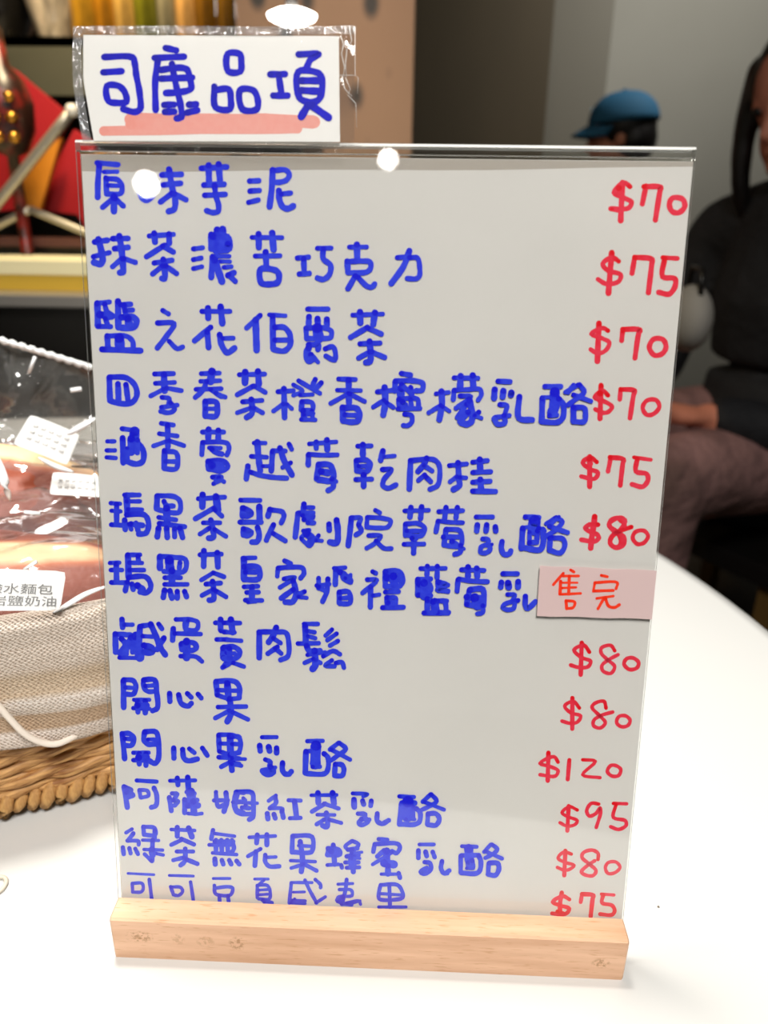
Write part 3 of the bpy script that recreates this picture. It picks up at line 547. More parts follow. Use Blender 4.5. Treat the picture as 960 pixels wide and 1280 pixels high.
蜜: 440,140 505,145 *32; 410,180 400,235 *34; 410,178 580,175 600,200 575,245 540,230 *34; 480,225 430,270 *36; 540,240 395,330 *28; 500,230 500,300 *56; 480,320 555,330 *60; 510,340 510,400 *44; 460,402 580,402 *26; 590,395 600,430 *34
乳: 745,180 855,180 *28; 738,225 738,280 *36; 792,235 800,265 *38; 845,235 860,275 *34; 785,312 825,320 830,370 780,400 755,385 800,355 *34; 915,305 908,360 930,395 955,395 *34
@L 500 1025 50
乳: 315,305 308,360 330,395 370,375 *34
酪: 465,193 575,197 *30; 455,265 455,390 *34; 460,262 590,260 *36; 515,210 520,300 *70; 510,315 510,340 *36; 540,300 545,350 *40; 500,358 550,358 *26; 590,265 605,300 600,370 575,395 460,392 *38; 680,180 630,235 *30; 690,180 730,215 690,255 640,280 *32; 640,230 765,285 *30; 665,320 660,400 *34; 670,318 730,320 742,360 715,410 660,402 *38
@L 150 1070 50
可: 60,130 255,140 *20; 92,205 95,265 *26; 95,205 165,205 175,240 160,268 95,270 *26; 220,175 238,320 *28
可: 370,145 550,150 *22; 380,230 400,285 *28; 385,232 455,235 470,265 440,295 400,290 *26; 530,195 550,330 *28
豆: 700,168 825,168 *22; 708,220 715,280 760,295 830,290 845,240 810,230 715,240 *28; 745,300 748,340 *30; 810,300 815,340 *30
@L 290 1075 50
夏: 170,142 272,142 *22; 240,150 195,190 *24; 190,190 190,280 *28; 195,188 265,190 285,230 280,290 200,290 *26; 200,225 270,220 *22; 200,260 270,255 *22; 230,300 300,320 *30; 240,315 300,318 *24
威: 445,170 430,320 *28; 445,168 600,168 *24; 460,240 545,238 *20; 450,300 550,305 *24; 470,290 490,320 *22; 440,320 550,325 *22; 548,150 580,220 635,320 *28; 630,320 700,275 *26; 625,145 665,185 665,205 *28
夷: 795,180 905,175 *24; 860,145 850,230 825,330 *30; 805,220 895,225 900,265 800,275 785,300 *26; 830,275 810,310 *40; 790,310 870,325 960,305 *24; 820,330 900,335 *24
@L 400 1075 50
夷: 200,320 290,305 305,330 *24
果: 455,185 440,250 445,290 525,300 *30; 455,185 580,185 615,230 620,280 525,300 *30; 520,185 525,350 *30; 450,250 610,260 *24; 440,350 645,350 *24
@R 730 210 50
$: 288,110 275,395 *44; 345,140 300,110 225,185 300,225 355,255 335,300 200,305 *38; 260,150 250,200 *46; 210,310 250,320 *30
7: 465,135 437,270 *40; 450,140 575,145 570,170 535,390 *42
0: 665,225 640,270 660,325 710,335 755,290 740,235 665,225 *42
@R 720 300 50
$: 268,95 243,400 *44; 320,160 270,130 200,180 240,230 335,260 320,310 230,330 165,295 *36
7: 440,130 420,250 *40; 440,130 570,145 568,180 543,395 *42
5: 650,132 760,138 *36; 665,140 650,275 740,290 745,340 700,405 620,392 *42
@R 700 390 50
$: 292,85 280,370 *44; 360,140 320,120 235,165 310,195 370,230 340,290 280,310 230,280 *34
7: 470,140 462,215 *38; 470,130 600,135 590,160 562,345 *40
0: 700,205 670,270 710,325 770,310 795,260 770,205 700,205 *40
@R 700 465 50
$: 308,100 300,350 *40; 360,175 320,140 260,190 330,220 390,260 360,300 320,305 265,280 *34; 300,160 300,210 *50
7: 455,130 448,205 *36; 455,130 560,140 552,170 525,345 *38
0: 650,215 620,270 650,320 700,315 745,260 720,210 650,215 *34
@R 690 555 50
$: 283,95 282,320 *40; 335,135 285,100 230,140 290,190 345,215 320,260 220,243 *34; 280,110 285,150 *46
7: 440,105 420,205 *36; 435,100 535,115 530,150 512,310 *38
5: 615,100 740,118 *30; 640,110 630,205 710,225 720,270 680,320 600,302 *38
@R 700 630 50
8: 535,172 410,225 375,290 425,330 480,300 475,240 400,200 370,150 430,105 475,110 485,160 *34
0: 565,210 545,255 580,300 630,290 660,240 630,200 565,210 *32
@R 680 785 50
$: 283,110 275,350 *34; 340,180 300,130 225,165 280,220 350,250 330,290 260,295 200,278 *30
8: 530,170 500,130 430,150 430,190 480,240 530,290 500,340 440,320 435,280 490,235 555,200 *28
0: 620,230 600,270 640,310 695,300 710,260 670,225 620,230 *30
@R 670 855 50
$: 273,105 272,335 *34; 325,180 280,130 215,165 260,215 335,240 310,285 260,295 195,278 *28
8: 525,180 510,130 440,145 420,175 480,240 520,290 480,330 430,310 435,270 490,235 575,210 *28
0: 620,245 605,290 640,320 690,310 705,270 670,238 620,245 *28
@R 650 920 50
$: 213,125 208,335 *34; 285,195 255,155 150,205 230,230 285,260 265,300 150,290 *28
1: 370,180 358,325 *32
2: 470,178 565,190 470,290 600,312 *26
0: 680,222 655,265 690,300 740,295 755,250 720,222 680,222 *28
@R 660 980 50
$: 305,165 295,350 *32; 370,195 310,170 255,215 300,245 370,275 350,305 290,315 240,290 *26
9: 530,150 475,145 440,200 460,240 510,220 540,180 545,210 512,325 *28
5: 640,145 740,148 *26; 660,155 640,250 730,275 735,310 680,340 620,320 *28
@R 660 1040 50
$: 280,140 272,325 *32; 325,165 270,150 225,195 270,225 345,250 310,280 270,285 220,265 *26
8: 525,205 525,160 480,135 415,155 405,190 460,240 510,290 490,325 440,325 400,300 440,255 500,215 *28
0: 600,230 580,270 600,310 650,305 690,265 660,225 600,230 *26
@R 650 1080 50
$: 313,215 300,300 302,385 *34; 370,265 320,240 245,285 300,310 370,335 340,375 240,370 *30; 280,355 340,375 *30
7: 465,225 455,285 *30; 465,225 550,235 545,260 530,390 *34
5: 610,225 705,232 *24; 625,230 615,290 690,310 710,350 690,380 600,375 *30
@S 670 695 50
售: 260,105 285,120 *22; 205,130 130,215 *22; 185,190 180,285 *26; 200,150 320,150 *20; 195,200 310,200 *16; 195,240 300,235 *18; 180,288 335,280 *20; 250,150 245,285 *24; 225,335 230,395 *24; 230,335 290,345 280,385 230,395 *22
完: 490,145 535,155 *22; 440,205 430,265 *20; 440,200 610,200 600,245 *22; 440,262 580,258 *22; 455,318 580,300 *20; 510,315 465,395 *22; 520,315 545,375 590,385 625,365 *24"""
GLYPHS = parse_ink(INK)
blue = [g for g in GLYPHS if g[0] == 'L']; redg = [g for g in GLYPHS if g[0] == 'R']
counts = [4, 8, 7, 11, 8, 11, 12, 6, 3, 6, 9, 11, 8]
i0 = 0; ROWS = []
for c in counts:
    st = [s for g in blue[i0:i0 + c] for s in g[2]]; ROWS.append(blue[i0:i0 + c]); i0 += c
    ink('menu_line', st, sheet3d, m_blue, sheet)
PY = [250, 345, 428, 503, 590, 668, 828, 895, 960, 1022, 1082, 1130]
pr_ = {k: [] for k in range(12)}
for g in redg:
    ym = (min(p[1] for s in g[2] for p in s[0]) + max(p[1] for s in g[2] for p in s[0])) / 2
    pr_[min(range(12), key=lambda k: abs(PY[k] - ym))] += g[2]
for k in range(12): ink('price', pr_[k], sheet3d, m_red, sheet)
# price and last sign that the sold-out slip covers
shift = lambda st, dx, dy: [([(a + dx, c + dy) for a, c in p], wd) for p, wd in st]
lao = [s for g in ROWS[5][-2:] for s in g[2]]
ink('menu_line', shift(lao, 27, 67), sheet3d, m_blue, sheet); ink('price', shift([s for g in redg if 640 < g[2][0][0][0][1] < 700 for s in g[2] if s[0][0][0] > 750], -4, 72), sheet3d, m_red, sheet)

m_band = bpy.data.materials.new('beige_tape'); m_band.use_nodes = True; b = m_band.node_tree.nodes['Principled BSDF']
b.inputs['Base Color'].default_value = lin((150, 128, 98)); b.inputs['Alpha'].default_value = .30; b.inputs['Roughness'].default_value = .3
V = []
for k in range(13):
    v0 = pw0 + (pw1 - pw0) * k / 12; px_ = 97 + 774 * k / 12; yb = 214 - 5 * (k / 12) ** 2 + 1.0 * math.sin(k); u, v = on_panel(px_, yb, WP)
    V.append(pan(v0, top - .0001, WP + 1.2e-5)); V.append(pan(v0, v, WP + 1.2e-5))
bd_ = mesh_obj('tape_strip', V, [(2 * k, 2 * k + 1, 2 * k + 3, 2 * k + 2) for k in range(12)], m_band, sheet); bd_['label'] = 'beige see-through strip along the top of the sheet'

# sold-out slip on the front face
m_slip = bpy.data.materials.new('pink_slip'); m_slip.use_nodes = True; nt = m_slip.node_tree
b = nt.nodes['Principled BSDF']; b.inputs['Base Color'].default_value = lin((226, 198, 195)); b.inputs['Roughness'].default_value = .5; b.inputs['Alpha'].default_value = .86
SL = [(675, 707), (821, 713), (815, 774), (671, 770)]
def face3d(off):
    def f(x, y, lay=0):
        u, v = on_panel(x, y, off); return pan(u, v, off + lay)
    return f
q = face3d(.0002); q2 = face3d(.00008)
N1 = 8; V = []; Fc = []
def bil(a, b_, c_, d_, s, t): return tuple((a[i] * (1 - s) + b_[i] * s) * (1 - t) + (d_[i] * (1 - s) + c_[i] * s) * t for i in (0, 1))
for i in range(N1 + 1):
    for j in range(4):
        x, y = bil(*SL, i / N1, j / 3); y += .5 * math.sin(i * 1.7); p = q(x, y); V.append(p); V.append(q2(x, y))
for i in range(N1):
    for j in range(3): a = (i * 4 + j) * 2; c = a + 8; Fc += [(a, c, c + 2, a + 2), (a + 1, a + 3, c + 3, c + 1)]
slip = mesh_obj('sold_out_slip', V, Fc, m_slip, stand); slip['label'] = 'translucent pink slip stuck over a price with orange-red writing'
ink('sold_out_writing', [s for g in GLYPHS if g[0] == 'S' for s in g[2]], face3d(.00023), m_orange, slip)

# header card in taped plastic on top
m_card = mat('card_white', (246, 244, 238), .6, bump=(30, .2, .0004))
hd = empty('header_card'); hd.parent = stand; hd['label'] = 'small white title card with four blue signs in taped clear film'
def hoff(y): return .0008 - .00003 * max(0, 178 - y) * .6
def hd3d(x, y, lay=0):
    o_ = hoff(y); u, v = on_panel(x, y, o_); return pan(u, v, o_ + lay)
def lx(y): return 104 if y < 100 else 104 + (y - 100) * .175
def hgrid(xl, xr, y0, y1, nu, nv, dw=0.0, jit=0.0):
    V = []; Fc = []
    for j in range(nv + 1):
        y = y0 + (y1 - y0) * j / nv
        for i in range(nu + 1):
            a, b_ = xl(y), xr(y); x = a + (b_ - a) * i / nu
            V.append(hd3d(x, y + (i / nu) * 1.5, dw + random.uniform(-jit, jit)))
    for j in range(nv):
        for i in range(nu): a = j * (nu + 1) + i; Fc.append((a, a + 1, a + nu + 2, a + nu + 1))
    return V, Fc
V, Fc = hgrid(lx, lambda y: 423.5 + (y - 44) * .012, 43.5, 176, 10, 10)
card = mesh_obj('title_card', V, Fc, m_card, hd); WIDE[0] = 1.36
ink('title_writing', [s for g in GLYPHS if g[0] == 'H' for s in g[2]], lambda x, y, l: hd3d(x, y, 4e-5 + l), m_blue_d, hd)
ink('underline', [s for g in GLYPHS if g[0] == 'HR' for s in g[2]], lambda x, y, l: hd3d(x, y, 2e-5 + l), m_sal, hd)
m_film = clear_mat('clear_film', (250, 250, 250), 1.6, .06, bump=(260, .5, .0006), haze=.012, bscale=(1, .3, .35))
m_filmb = clear_mat('crinkled_film', (244, 244, 244), 3.2, .12, bump=(420, 1.0, .0012), haze=.2)
V, Fc = hgrid(lambda y: lx(y) - 11 + max(0, y - 178) * .3, lambda y: 443.5 if y < 178 else 430, 33, 192, 60, 26, .00028, .00003)
film = mesh_obj('film_sleeve', V, Fc, m_film, hd, True)
def strip(name, path, wd, m, off=.00035, par=hd):
    P = catmull([Vector((a, c, 0)) for a, c in path], 10) if len(path) > 2 else [Vector((path[0][0], path[0][1], 0)).lerp(Vector((path[1][0], path[1][1], 0)), k / 40) for k in range(41)]
    V = []; Fc = []; m_ = len(P)
    for i, p in enumerate(P):
        t = (P[min(i + 1, m_ - 1)] - P[max(i - 1, 0)]).normalized(); nn = Vector((-t.y, t.x, 0))
        for k in range(5):
            s = (k / 4 - .5) * wd * (1 + random.uniform(-.08, .08)); c = p + nn * s
            V.append(hd3d(c.x, c.y, off + random.uniform(-.00016, .00016)))
    for i in range(m_ - 1):
        for k in range(4): a = i * 5 + k; Fc.append((a, a + 1, a + 6, a + 5))
    return mesh_obj(name, V, Fc, m, par, True)
strip('film_edge', [(92, 38.5), (200, 38), (330, 39), (444, 38)], 10, m_filmb)
strip('film_edge', [(98, 36), (97.5, 100), (109.5, 177)], 11, m_filmb)
strip('film_edge', [(434, 36), (434, 100), (434, 180)], 18, m_film)
# crinkle ridges at the right-hand film edge
m_ridge = mat('film_crease', (225, 225, 222), .2, spec=.8)
def ridge(path, r=.00008):
    V, Fc = tube([hd3d(a, c, .0005) for a, c in path], r, 6); return mesh_obj('film_crease', V, Fc, m_ridge, hd, True)
ridge([(426, 47), (430, 55), (427, 68), (431, 85), (429, 100)]); ridge([(437, 37), (440, 52), (434, 62), (432, 80), (433, 97)])
ridge([(424, 95), (443, 95)], .00005); ridge([(432, 98), (438, 112), (435, 120), (445, 130), (446, 160)], .00005); ridge([(428, 98), (431, 112), (440, 121)])
ridge([(444, 34), (444, 95), (448, 98), (447, 118)], .00005)

# ================================================================ BASKET
A0 = on_z(0, 1035); B0 = on_z(138, 1000); BD = (B0 - A0).normalized(); BN = Vector((-BD.y, BD.x, 0)); BANG = math.atan2(BD.y, BD.x)
def straw_mat():
    m = mat('seagrass', (206, 152, 88), .55); nt = m.node_tree; b = nt.nodes['Principled BSDF']; N = nt.nodes.new; L = nt.links.new
    uv = N('ShaderNodeUVMap'); mp = N('ShaderNodeMapping'); mp.inputs['Scale'].default_value = (1.6, 9, 1); L(uv.outputs[0], mp.inputs[0])
    n = N('ShaderNodeTexNoise'); n.inputs['Scale'].default_value = 1.0; n.inputs['Detail'].default_value = 5; n.inputs['Distortion'].default_value = .4; L(mp.outputs[0], n.inputs['Vector'])
    r_ = N('ShaderNodeValToRGB'); e = r_.color_ramp.elements; e[0].position = .34; e[0].color = lin((132, 82, 34)); e[1].position = .68; e[1].color = lin((222, 172, 108)); L(n.outputs['Fac'], r_.inputs[0]); L(r_.outputs[0], b.inputs['Base Color'])
    bp = N('ShaderNodeBump'); bp.inputs['Strength'].default_value = .9; bp.inputs['Distance'].default_value = .0007; L(n.outputs['Fac'], bp.inputs['Height']); L(bp.outputs[0], b.inputs['Normal']); return m
m_straw = straw_mat(); m_stitch = mat('seagrass_stitch', (204, 158, 96), .6, vary=(500, (160, 112, 58), .35, .7), bump=(1200, .8, .0006), stretch=(1, 1, .3))
bk = empty('wicker_basket', A0 + BN * .0045 + Vector((0, 0, .0016)), BANG)
tag(bk, 'low golden brown twisted straw basket lined with linen beside the menu stand', 'basket')
BL0, BL1, BDP, RR = -.16, .125, .17, .035    # local x extents, depth, corner radius
def ring(z, grow=0.0, n=8):
    pts = []
    x0, x1, y0, y1 = BL0 - grow, BL1 + grow, -grow, BDP + grow; r = RR
    for cx, cy, a0 in ((x1 - r, y0 + r, -PI / 2), (x1 - r, y1 - r, 0), (x0 + r, y1 - r, PI / 2), (x0 + r, y0 + r, PI)):
        for k in range(n + 1): a = a0 + PI / 2 * k / n; pts.append(Vector((cx + r * math.cos(a), cy + r * math.sin(a), z)))
    return pts
def resample(P, step, closed=True):
    Q = P + ([P[0]] if closed else []); L = [0]
    for a, c in zip(Q, Q[1:]): L.append(L[-1] + (c - a).length)
    n = max(8, int(L[-1] / step)); out = []; k = 0
    for i in range(n):
        s = L[-1] * i / n
        while L[k + 1] < s: k += 1
        t = (s - L[k]) / max(1e-9, L[k + 1] - L[k]); out.append(Q[k].lerp(Q[k + 1], t))
    return out, L[-1]
RH = .0046
def rope_uv(o, k, n):
    uvl = o.data.uv_layers.new(name='UVMap'); d = [0.0] * (2 * len(o.data.loops))
    for pl in o.data.polygons:
        vs = [o.data.loops[l].vertex_index for l in pl.loop_indices]
        for l, v in zip(pl.loop_indices, vs):
            a = v % k; c = (v // k) % n
            if a == 0 and any(x % k == k - 1 for x in vs): a = k
            if c == 0 and any((x // k) % n == n - 1 for x in vs): c = n
            d[2 * l] = c / n * 60; d[2 * l + 1] = a / k
    uvl.data.foreach_set('uv', d)
for row in range(15):
    z = .0098 + row * RH; P, Lt = resample(ring(z, .0006 * math.sin(row * 1.9)), .0016)
    n = len(P); turns = round(Lt / .036); parts = []; ph = random.random() * 6
    for s_ in (0, 1):
        path = []; rad = []
        for i, p in enumerate(P):
            t = (P[(i + 1) % n] - P[i - 1]).normalized(); o_ = Vector((t.y, -t.x, 0)); a = ph + s_ * PI + 2 * PI * turns * i / n
            path.append(p + o_ * (.0010 * math.cos(a)) + Vector((0, 0, .00125 * math.sin(a) + .0005 * noise.noise(p * 60 + Vector((row, 0, 0))))))
            rad.append(.00185 + .0006 * noise.noise(p * 140 + Vector((s_ * 5, row, 0))))
        parts.append(tube(path, rad, 8, True, 1.1))
    V, Fc = merge(parts); o = mesh_obj('rope_coil', V, Fc, m_straw, bk, True); rope_uv(o, 8, n)
# wrapped stitches round the foot
P, Lt = resample(ring(.0046, .0005), .0046)
def stitch_mesh(tilt):
    V, Fc = tube([(-.0004 - tilt, 0, -.0045), (-.0012 - tilt * .5, -.0014, -.003), (0, -.0022, 0), (.0012 + tilt * .5, -.0012, .0035), (.0015 + tilt, .001, .0062)], [.0012, .0024, .0030, .0026, .0012], 8)
    me = bpy.data.meshes.new('stitch'); me.from_pydata([tuple(v) for v in V], [], Fc); me.polygons.foreach_set('use_smooth', [True] * len(me.polygons)); me.materials.append(m_stitch); return me
SM = [stitch_mesh(t) for t in (0, .0006, -.0004, .001)]
for i, p in enumerate(P):
    t = (P[(i + 1) % len(P)] - P[i - 1]).normalized(); o = bpy.data.objects.new('stitch', SM[i % 4]); COL.objects.link(o); o.parent = bk
    o.location = p; o.rotation_euler = (0, random.uniform(-.12, .12), math.atan2(t.y, t.x)); s = random.uniform(.68, .92); o.scale = (s, s, s * 1.08)
V = [v for v in [Vector((p.x, p.y, .004)) for p in ring(0, -.003)]]; V += [v + Vector((0, 0, .004)) for v in V]; n = len(V) // 2
Fc = [tuple(range(n)), tuple(reversed(range(n, 2 * n)))] + [(k, (k + 1) % n, n + (k + 1) % n, n + k) for k in range(n)]
mesh_obj('basket_floor', V, Fc, m_straw, bk)
V, Fc = tube([Vector((p.x, p.y, -.0004)) for p in ring(0, -.006)], .0024, 8, True); mesh_obj('foot_ring', V, Fc, m_stitch, bk, True)

# linen cloth draped over the rim
def linen_mat():
    m = bpy.data.materials.new('linen_stripe'); m.use_nodes = True; nt = m.node_tree; b = nt.nodes['Principled BSDF']; N = nt.nodes.new; L = nt.links.new
    b.inputs['Roughness'].default_value = .9; b.inputs['Specular IOR Level'].default_value = .1
    uv = N('ShaderNodeUVMap'); sp = N('ShaderNodeSeparateXYZ'); L(uv.outputs[0], sp.inputs[0])
    r = N('ShaderNodeValToRGB'); els = [(0, (226, 214, 202)), (.42, (222, 208, 194)), (.48, (206, 186, 162)), (.60, (204, 183, 158)), (.64, (226, 216, 206)), (.74, (224, 212, 200)), (.76, (190, 164, 138)), (.86, (184, 158, 132)), (.885, (228, 216, 206)), (1, (224, 210, 198))]
    cr = r.color_ramp; cr.elements[0].position = els[0][0]; cr.elements[0].color = lin(els[0][1]); cr.elements[1].position = 1; cr.elements[1].color = lin(els[-1][1])
    for p_, c_ in els[1:-1]: e = cr.elements.new(p_); e.color = lin(c_)
    L(sp.outputs['Y'], r.inputs[0])
    # weave: threads in both directions
    cw = N('ShaderNodeCombineXYZ')
    def sine(src, f):
        a = N('ShaderNodeMath'); a.operation = 'MULTIPLY'; a.inputs[1].default_value = f; L(src, a.inputs[0])
        s = N('ShaderNodeMath'); s.operation = 'SINE'; L(a.outputs[0], s.inputs[0]); return s.outputs[0]
    nz = N('ShaderNodeTexNoise'); nz.inputs['Scale'].default_value = 40; L(uv.outputs[0], nz.inputs['Vector'])
    def wob(src, amt):
        q1 = N('ShaderNodeMath'); q1.operation = 'MULTIPLY_ADD'; L(nz.outputs['Fac'], q1.inputs[0]); q1.inputs[1].default_value = amt; L(src, q1.inputs[2]); return q1.outputs[0]
    sx = sine(wob(sp.outputs['X'], .012), 2 * PI * 150); sy = sine(wob(sp.outputs['Y'], .03), 2 * PI * 36)
    ml = N('ShaderNodeMath'); ml.operation = 'MULTIPLY'; L(sx, ml.inputs[0]); L(sy, ml.inputs[1])
    r2 = N('ShaderNodeMapRange'); r2.inputs['From Min'].default_value = .25; r2.inputs['From Max'].default_value = .95; r2.inputs['To Min'].default_value = 0; r2.inputs['To Max'].default_value = .85; L(ml.outputs[0], r2.inputs['Value'])
    mx = N('ShaderNodeMixRGB'); mx.inputs[2].default_value = lin((130, 104, 78)); L(r2.outputs[0], mx.inputs[0]); L(r.outputs[0], mx.inputs[1])
    n2 = N('ShaderNodeTexNoise'); n2.inputs['Scale'].default_value = 3; n2.inputs['Detail'].default_value = 6; mp = N('ShaderNodeMapping'); mp.inputs['Scale'].default_value = (10, 60, 1); L(uv.outputs[0], mp.inputs[0]); L(mp.outputs[0], n2.inputs['Vector'])
    r3 = N('ShaderNodeMapRange'); r3.inputs['From Min'].default_value = .4; r3.inputs['From Max'].default_value = .7; r3.inputs['To Max'].default_value = .3; L(n2.outputs['Fac'], r3.inputs['Value'])
    m3 = N('ShaderNodeMixRGB'); m3.inputs[2].default_value = lin((190, 160, 130)); L(r3.outputs[0], m3.inputs[0]); L(mx.outputs[0], m3.inputs[1])
    L(m3.outputs[0], b.inputs['Base Color'])
    bp = N('ShaderNodeBump'); bp.inputs['Strength'].default_value = .6; bp.inputs['Distance'].default_value = .0005; L(ml.outputs[0], bp.inputs['Height']); bp.invert = True; L(bp.outputs[0], b.inputs['Normal']); return m
m_linen = linen_mat()
PR, Lt = resample(ring(0, .0), .004); n = len(PR)
cprof = []   # (offset outwards, z, v)
ZT = .0800
for t, (o_, z) in enumerate([(-.085, .012), (-.05, .0125), (-.022, .016), (-.014, .03), (-.009, .05), (-.0065, .066), (-.003, .0765), (.0005, ZT), (.0042, .0795), (.0062, .076), (.0068, .070), (.0068, .062), (.0066, .054), (.0080, .048), (.0068, .043), (.0070, .037), (.0060, .0315)]):
    cprof.append((o_, z))
fine = catmull([Vector((a, c, 0)) for a, c in cprof], 4)
Ls = [0]
for a, c in zip(fine, fine[1:]): Ls.append(Ls[-1] + (c - a).length)
vout0 = None
V = []; UV = []
k0 = max(range(len(fine)), key=lambda i: fine[i].y)
for j, f in enumerate(fine):
    vv = (Ls[j] - Ls[k0]) / (Ls[-1] - Ls[k0])
    for i, p in enumerate(PR):
        t = (PR[(i + 1) % n] - PR[i - 1]).normalized(); o_ = Vector((t.y, -t.x, 0))
        out = 1 if j > k0 else 0
        s = i / n * Lt
        hang = max(0, vv)
        dz = (.0032 * noise.noise(Vector((s * 22, 0, 3))) + .001 * math.sin(s * 50)) * hang
        do = (.0035 * noise.noise(Vector((s * 26, hang * 3.5, 1)))+ .0006 * math.sin(s * 70 + hang * 3)) * (1 if hang > .1 else .4)
        o2 = f.x
        q_ = Vector((p.x, p.y, 0)) + o_ * (o2 + max(do, -.001))
        if f.x < -.03:   # bottom lining shrinks towards the middle
            c_ = Vector(((BL0 + BL1) / 2, BDP / 2, 0)); q_ = c_.lerp(Vector((p.x, p.y, 0)), 1 + f.x / .09)
        V.append((q_.x, q_.y, f.y + dz)); UV.append((s / Lt * 3.2, vv))
Fc = []
for j in range(len(fine) - 1):
    for i in range(n): Fc.append((j * n + i, j * n + (i + 1) % n, (j + 1) * n + (i + 1) % n, (j + 1) * n + i))
cloth = mesh_obj('linen_cloth', V, Fc, m_linen, None, True); cloth.location = bk.location; cloth.rotation_euler = bk.rotation_euler
uvl = cloth.data.uv_layers.new(name='UVMap')
for pl in cloth.data.polygons:
    for li in pl.loop_indices:
        vi = cloth.data.loops[li].vertex_index; a, c = UV[vi]
        if vi % n == 0 and pl.index % n == n - 1: a = 3.2
        uvl.data[li].uv = (a, c)
sd = cloth.modifiers.new('thick', 'SOLIDIFY'); sd.thickness = .0009; sd.offset = 1
tag(cloth, 'striped beige linen cloth folded over the rim of the straw basket', 'cloth')
# cloth tie string on the front
FP = A0 + BN * -.0035
def on_front(x, y, off=0.0): return on_plane(x, y, FP - BN * off, BN)
pth = catmull([on_front(a, c, o_) for a, c, o_ in ((-30, 850, .0005), (-5, 878, .001), (12, 898, .002), (32, 918, .003), (52, 928, .003), (70, 930, .003), (84, 925, .002), (95, 919, .0003))], 6)
m_cord = mat('cotton_cord', (238, 226, 212), .85, bump=(1500, .5, .0003))
V, Fc = tube([p for p in pth], .0011, 8); cord = mesh_obj('tie_string', V, Fc, m_cord, None, True)
tag(cord, 'loose cream string drooping from the linen cloth over the basket side', 'string')
V, Fc = tube([on_z(-4, 1107, .0008) + Vector((.0026 * math.cos(a * PI / 12), .0034 * math.sin(a * PI / 12), 0)) for a in range(24)], .0007, 8, True)
rg = mesh_obj('beige_ring', V, Fc, mat('beige_rubber', (206, 198, 180), .6), None, True); tag(rg, 'tiny beige ring lying on the table at the left edge', 'ring')
V, Fc = lathe([(.0002, 0), (.0004, .0002), (.0002, .0005)], 7, tuple(on_z(823, 1134))); cr_ = mesh_obj('crumb', V, Fc, mat('crumb_dark', (110, 96, 80), .8)); tag(cr_, 'tiny dark crumb on the white table right of the sign', 'crumb')

# ================================================================ BREAD IN BAGS
def bread_mat(name, dark, mid, cream):
    m = bpy.data.materials.new(name); m.use_nodes = True; nt = m.node_tree; b = nt.nodes['Principled BSDF']; N = nt.nodes.new; L = nt.links.new
    b.inputs['Roughness'].default_value = .5
    at = N('ShaderNodeAttribute'); at.attribute_name = 'crust'
    tc = N('ShaderNodeTexCoord'); nz = N('ShaderNodeTexNoise'); nz.inputs['Scale'].default_value = 45; nz.inputs['Detail'].default_value = 6; L(tc.outputs['Object'], nz.inputs['Vector'])
    ma = N('ShaderNodeMath'); ma.operation = 'MULTIPLY_ADD'; L(nz.outputs['Fac'], ma.inputs[0]); ma.inputs[1].default_value = .7; ma.inputs[2].default_value = -.35
    ad = N('ShaderNodeMath'); ad.use_clamp = True; L(ma.outputs[0], ad.inputs[0]); L(at.outputs['Fac'], ad.inputs[1])
    r = N('ShaderNodeValToRGB'); e = r.color_ramp.elements; e[0].position = .1; e[0].color = lin(cream); e[1].position = .9; e[1].color = lin(dark); x_ = e.new(.5); x_.color = lin(mid); L(ad.outputs[0], r.inputs[0]); L(r.outputs[0], b.inputs['Base Color'])
    n2 = N('ShaderNodeTexNoise'); n2.inputs['Scale'].default_value = 220; n2.inputs['Detail'].default_value = 4; L(tc.outputs['Object'], n2.inputs['Vector'])
    bp = N('ShaderNodeBump'); bp.inputs['Strength'].default_value = .5; bp.inputs['Distance'].default_value = .001; L(n2.outputs['Fac'], bp.inputs['Height']); L(bp.outputs[0], b.inputs['Normal']); return m
m_bread = bread_mat('lye_crust', (138, 62, 36), (186, 104, 66), (236, 206, 160))
def bread(loc, size, rz, label, seed, tilt=(0, 0)):
    bm = bmesh.new(); bmesh.ops.create_icosphere(bm, subdivisions=5, radius=1); A = []
    for v in bm.verts:
        p = v.co.copy(); sq = 1 / (abs(p.x) ** 2.6 + abs(p.y) ** 2.6 + abs(p.z) ** 2.6) ** (1 / 2.6); p *= sq
        # split slash along the top
        sl = abs(p.y + .25 * math.sin(p.x * 2.2 + seed)); top = max(0, p.z)
        open_ = math.exp(-(sl / .27) ** 4) * (1 if top > .25 else 0) * max(0, 1 - abs(p.x) ** 4)
        lump = .07 * noise.noise(p * 1.8 + Vector((seed, 0, 0))) + .03 * noise.noise(p * 5)
        p *= 1 + lump + .05 * open_; taper = 1 - .35 * abs(p.x) ** 2; p.y *= taper; p.z *= taper ** .6
        if p.z < 0: p.z *= .6
        v.co = Vector((p.x * size[0], p.y * size[1], p.z * size[2])); A.append(1 - .95 * open_ + (.12 if v.co.z < 0 else 0))
    o = bm_obj('bread_loaf', bm, m_bread, None, True); at = o.data.attributes.new('crust', 'FLOAT', 'POINT'); at.data.foreach_set('value', A)
    o.location = loc; o.rotation_euler = (tilt[0], tilt[1], rz); return tag(o, label, 'bread', 'bread loaves in the basket')
def bpos(s, d, z): return bk.matrix_basis @ Vector((s, d, z)) if False else Vector(bk.location) + BD * s + BN * d + Vector((0, 0, z))
L1 = bread(bpos(-.005, .048, .052), (.075, .036, .034), BANG, 'front bread loaf behind the large white label in the basket', 1.0)
L2 = bread(bpos(-.01, .112, .062), (.078, .036, .040), BANG - .15, 'reddish brown bread loaf in the rear of the basket', 4.0, (.1, 0))
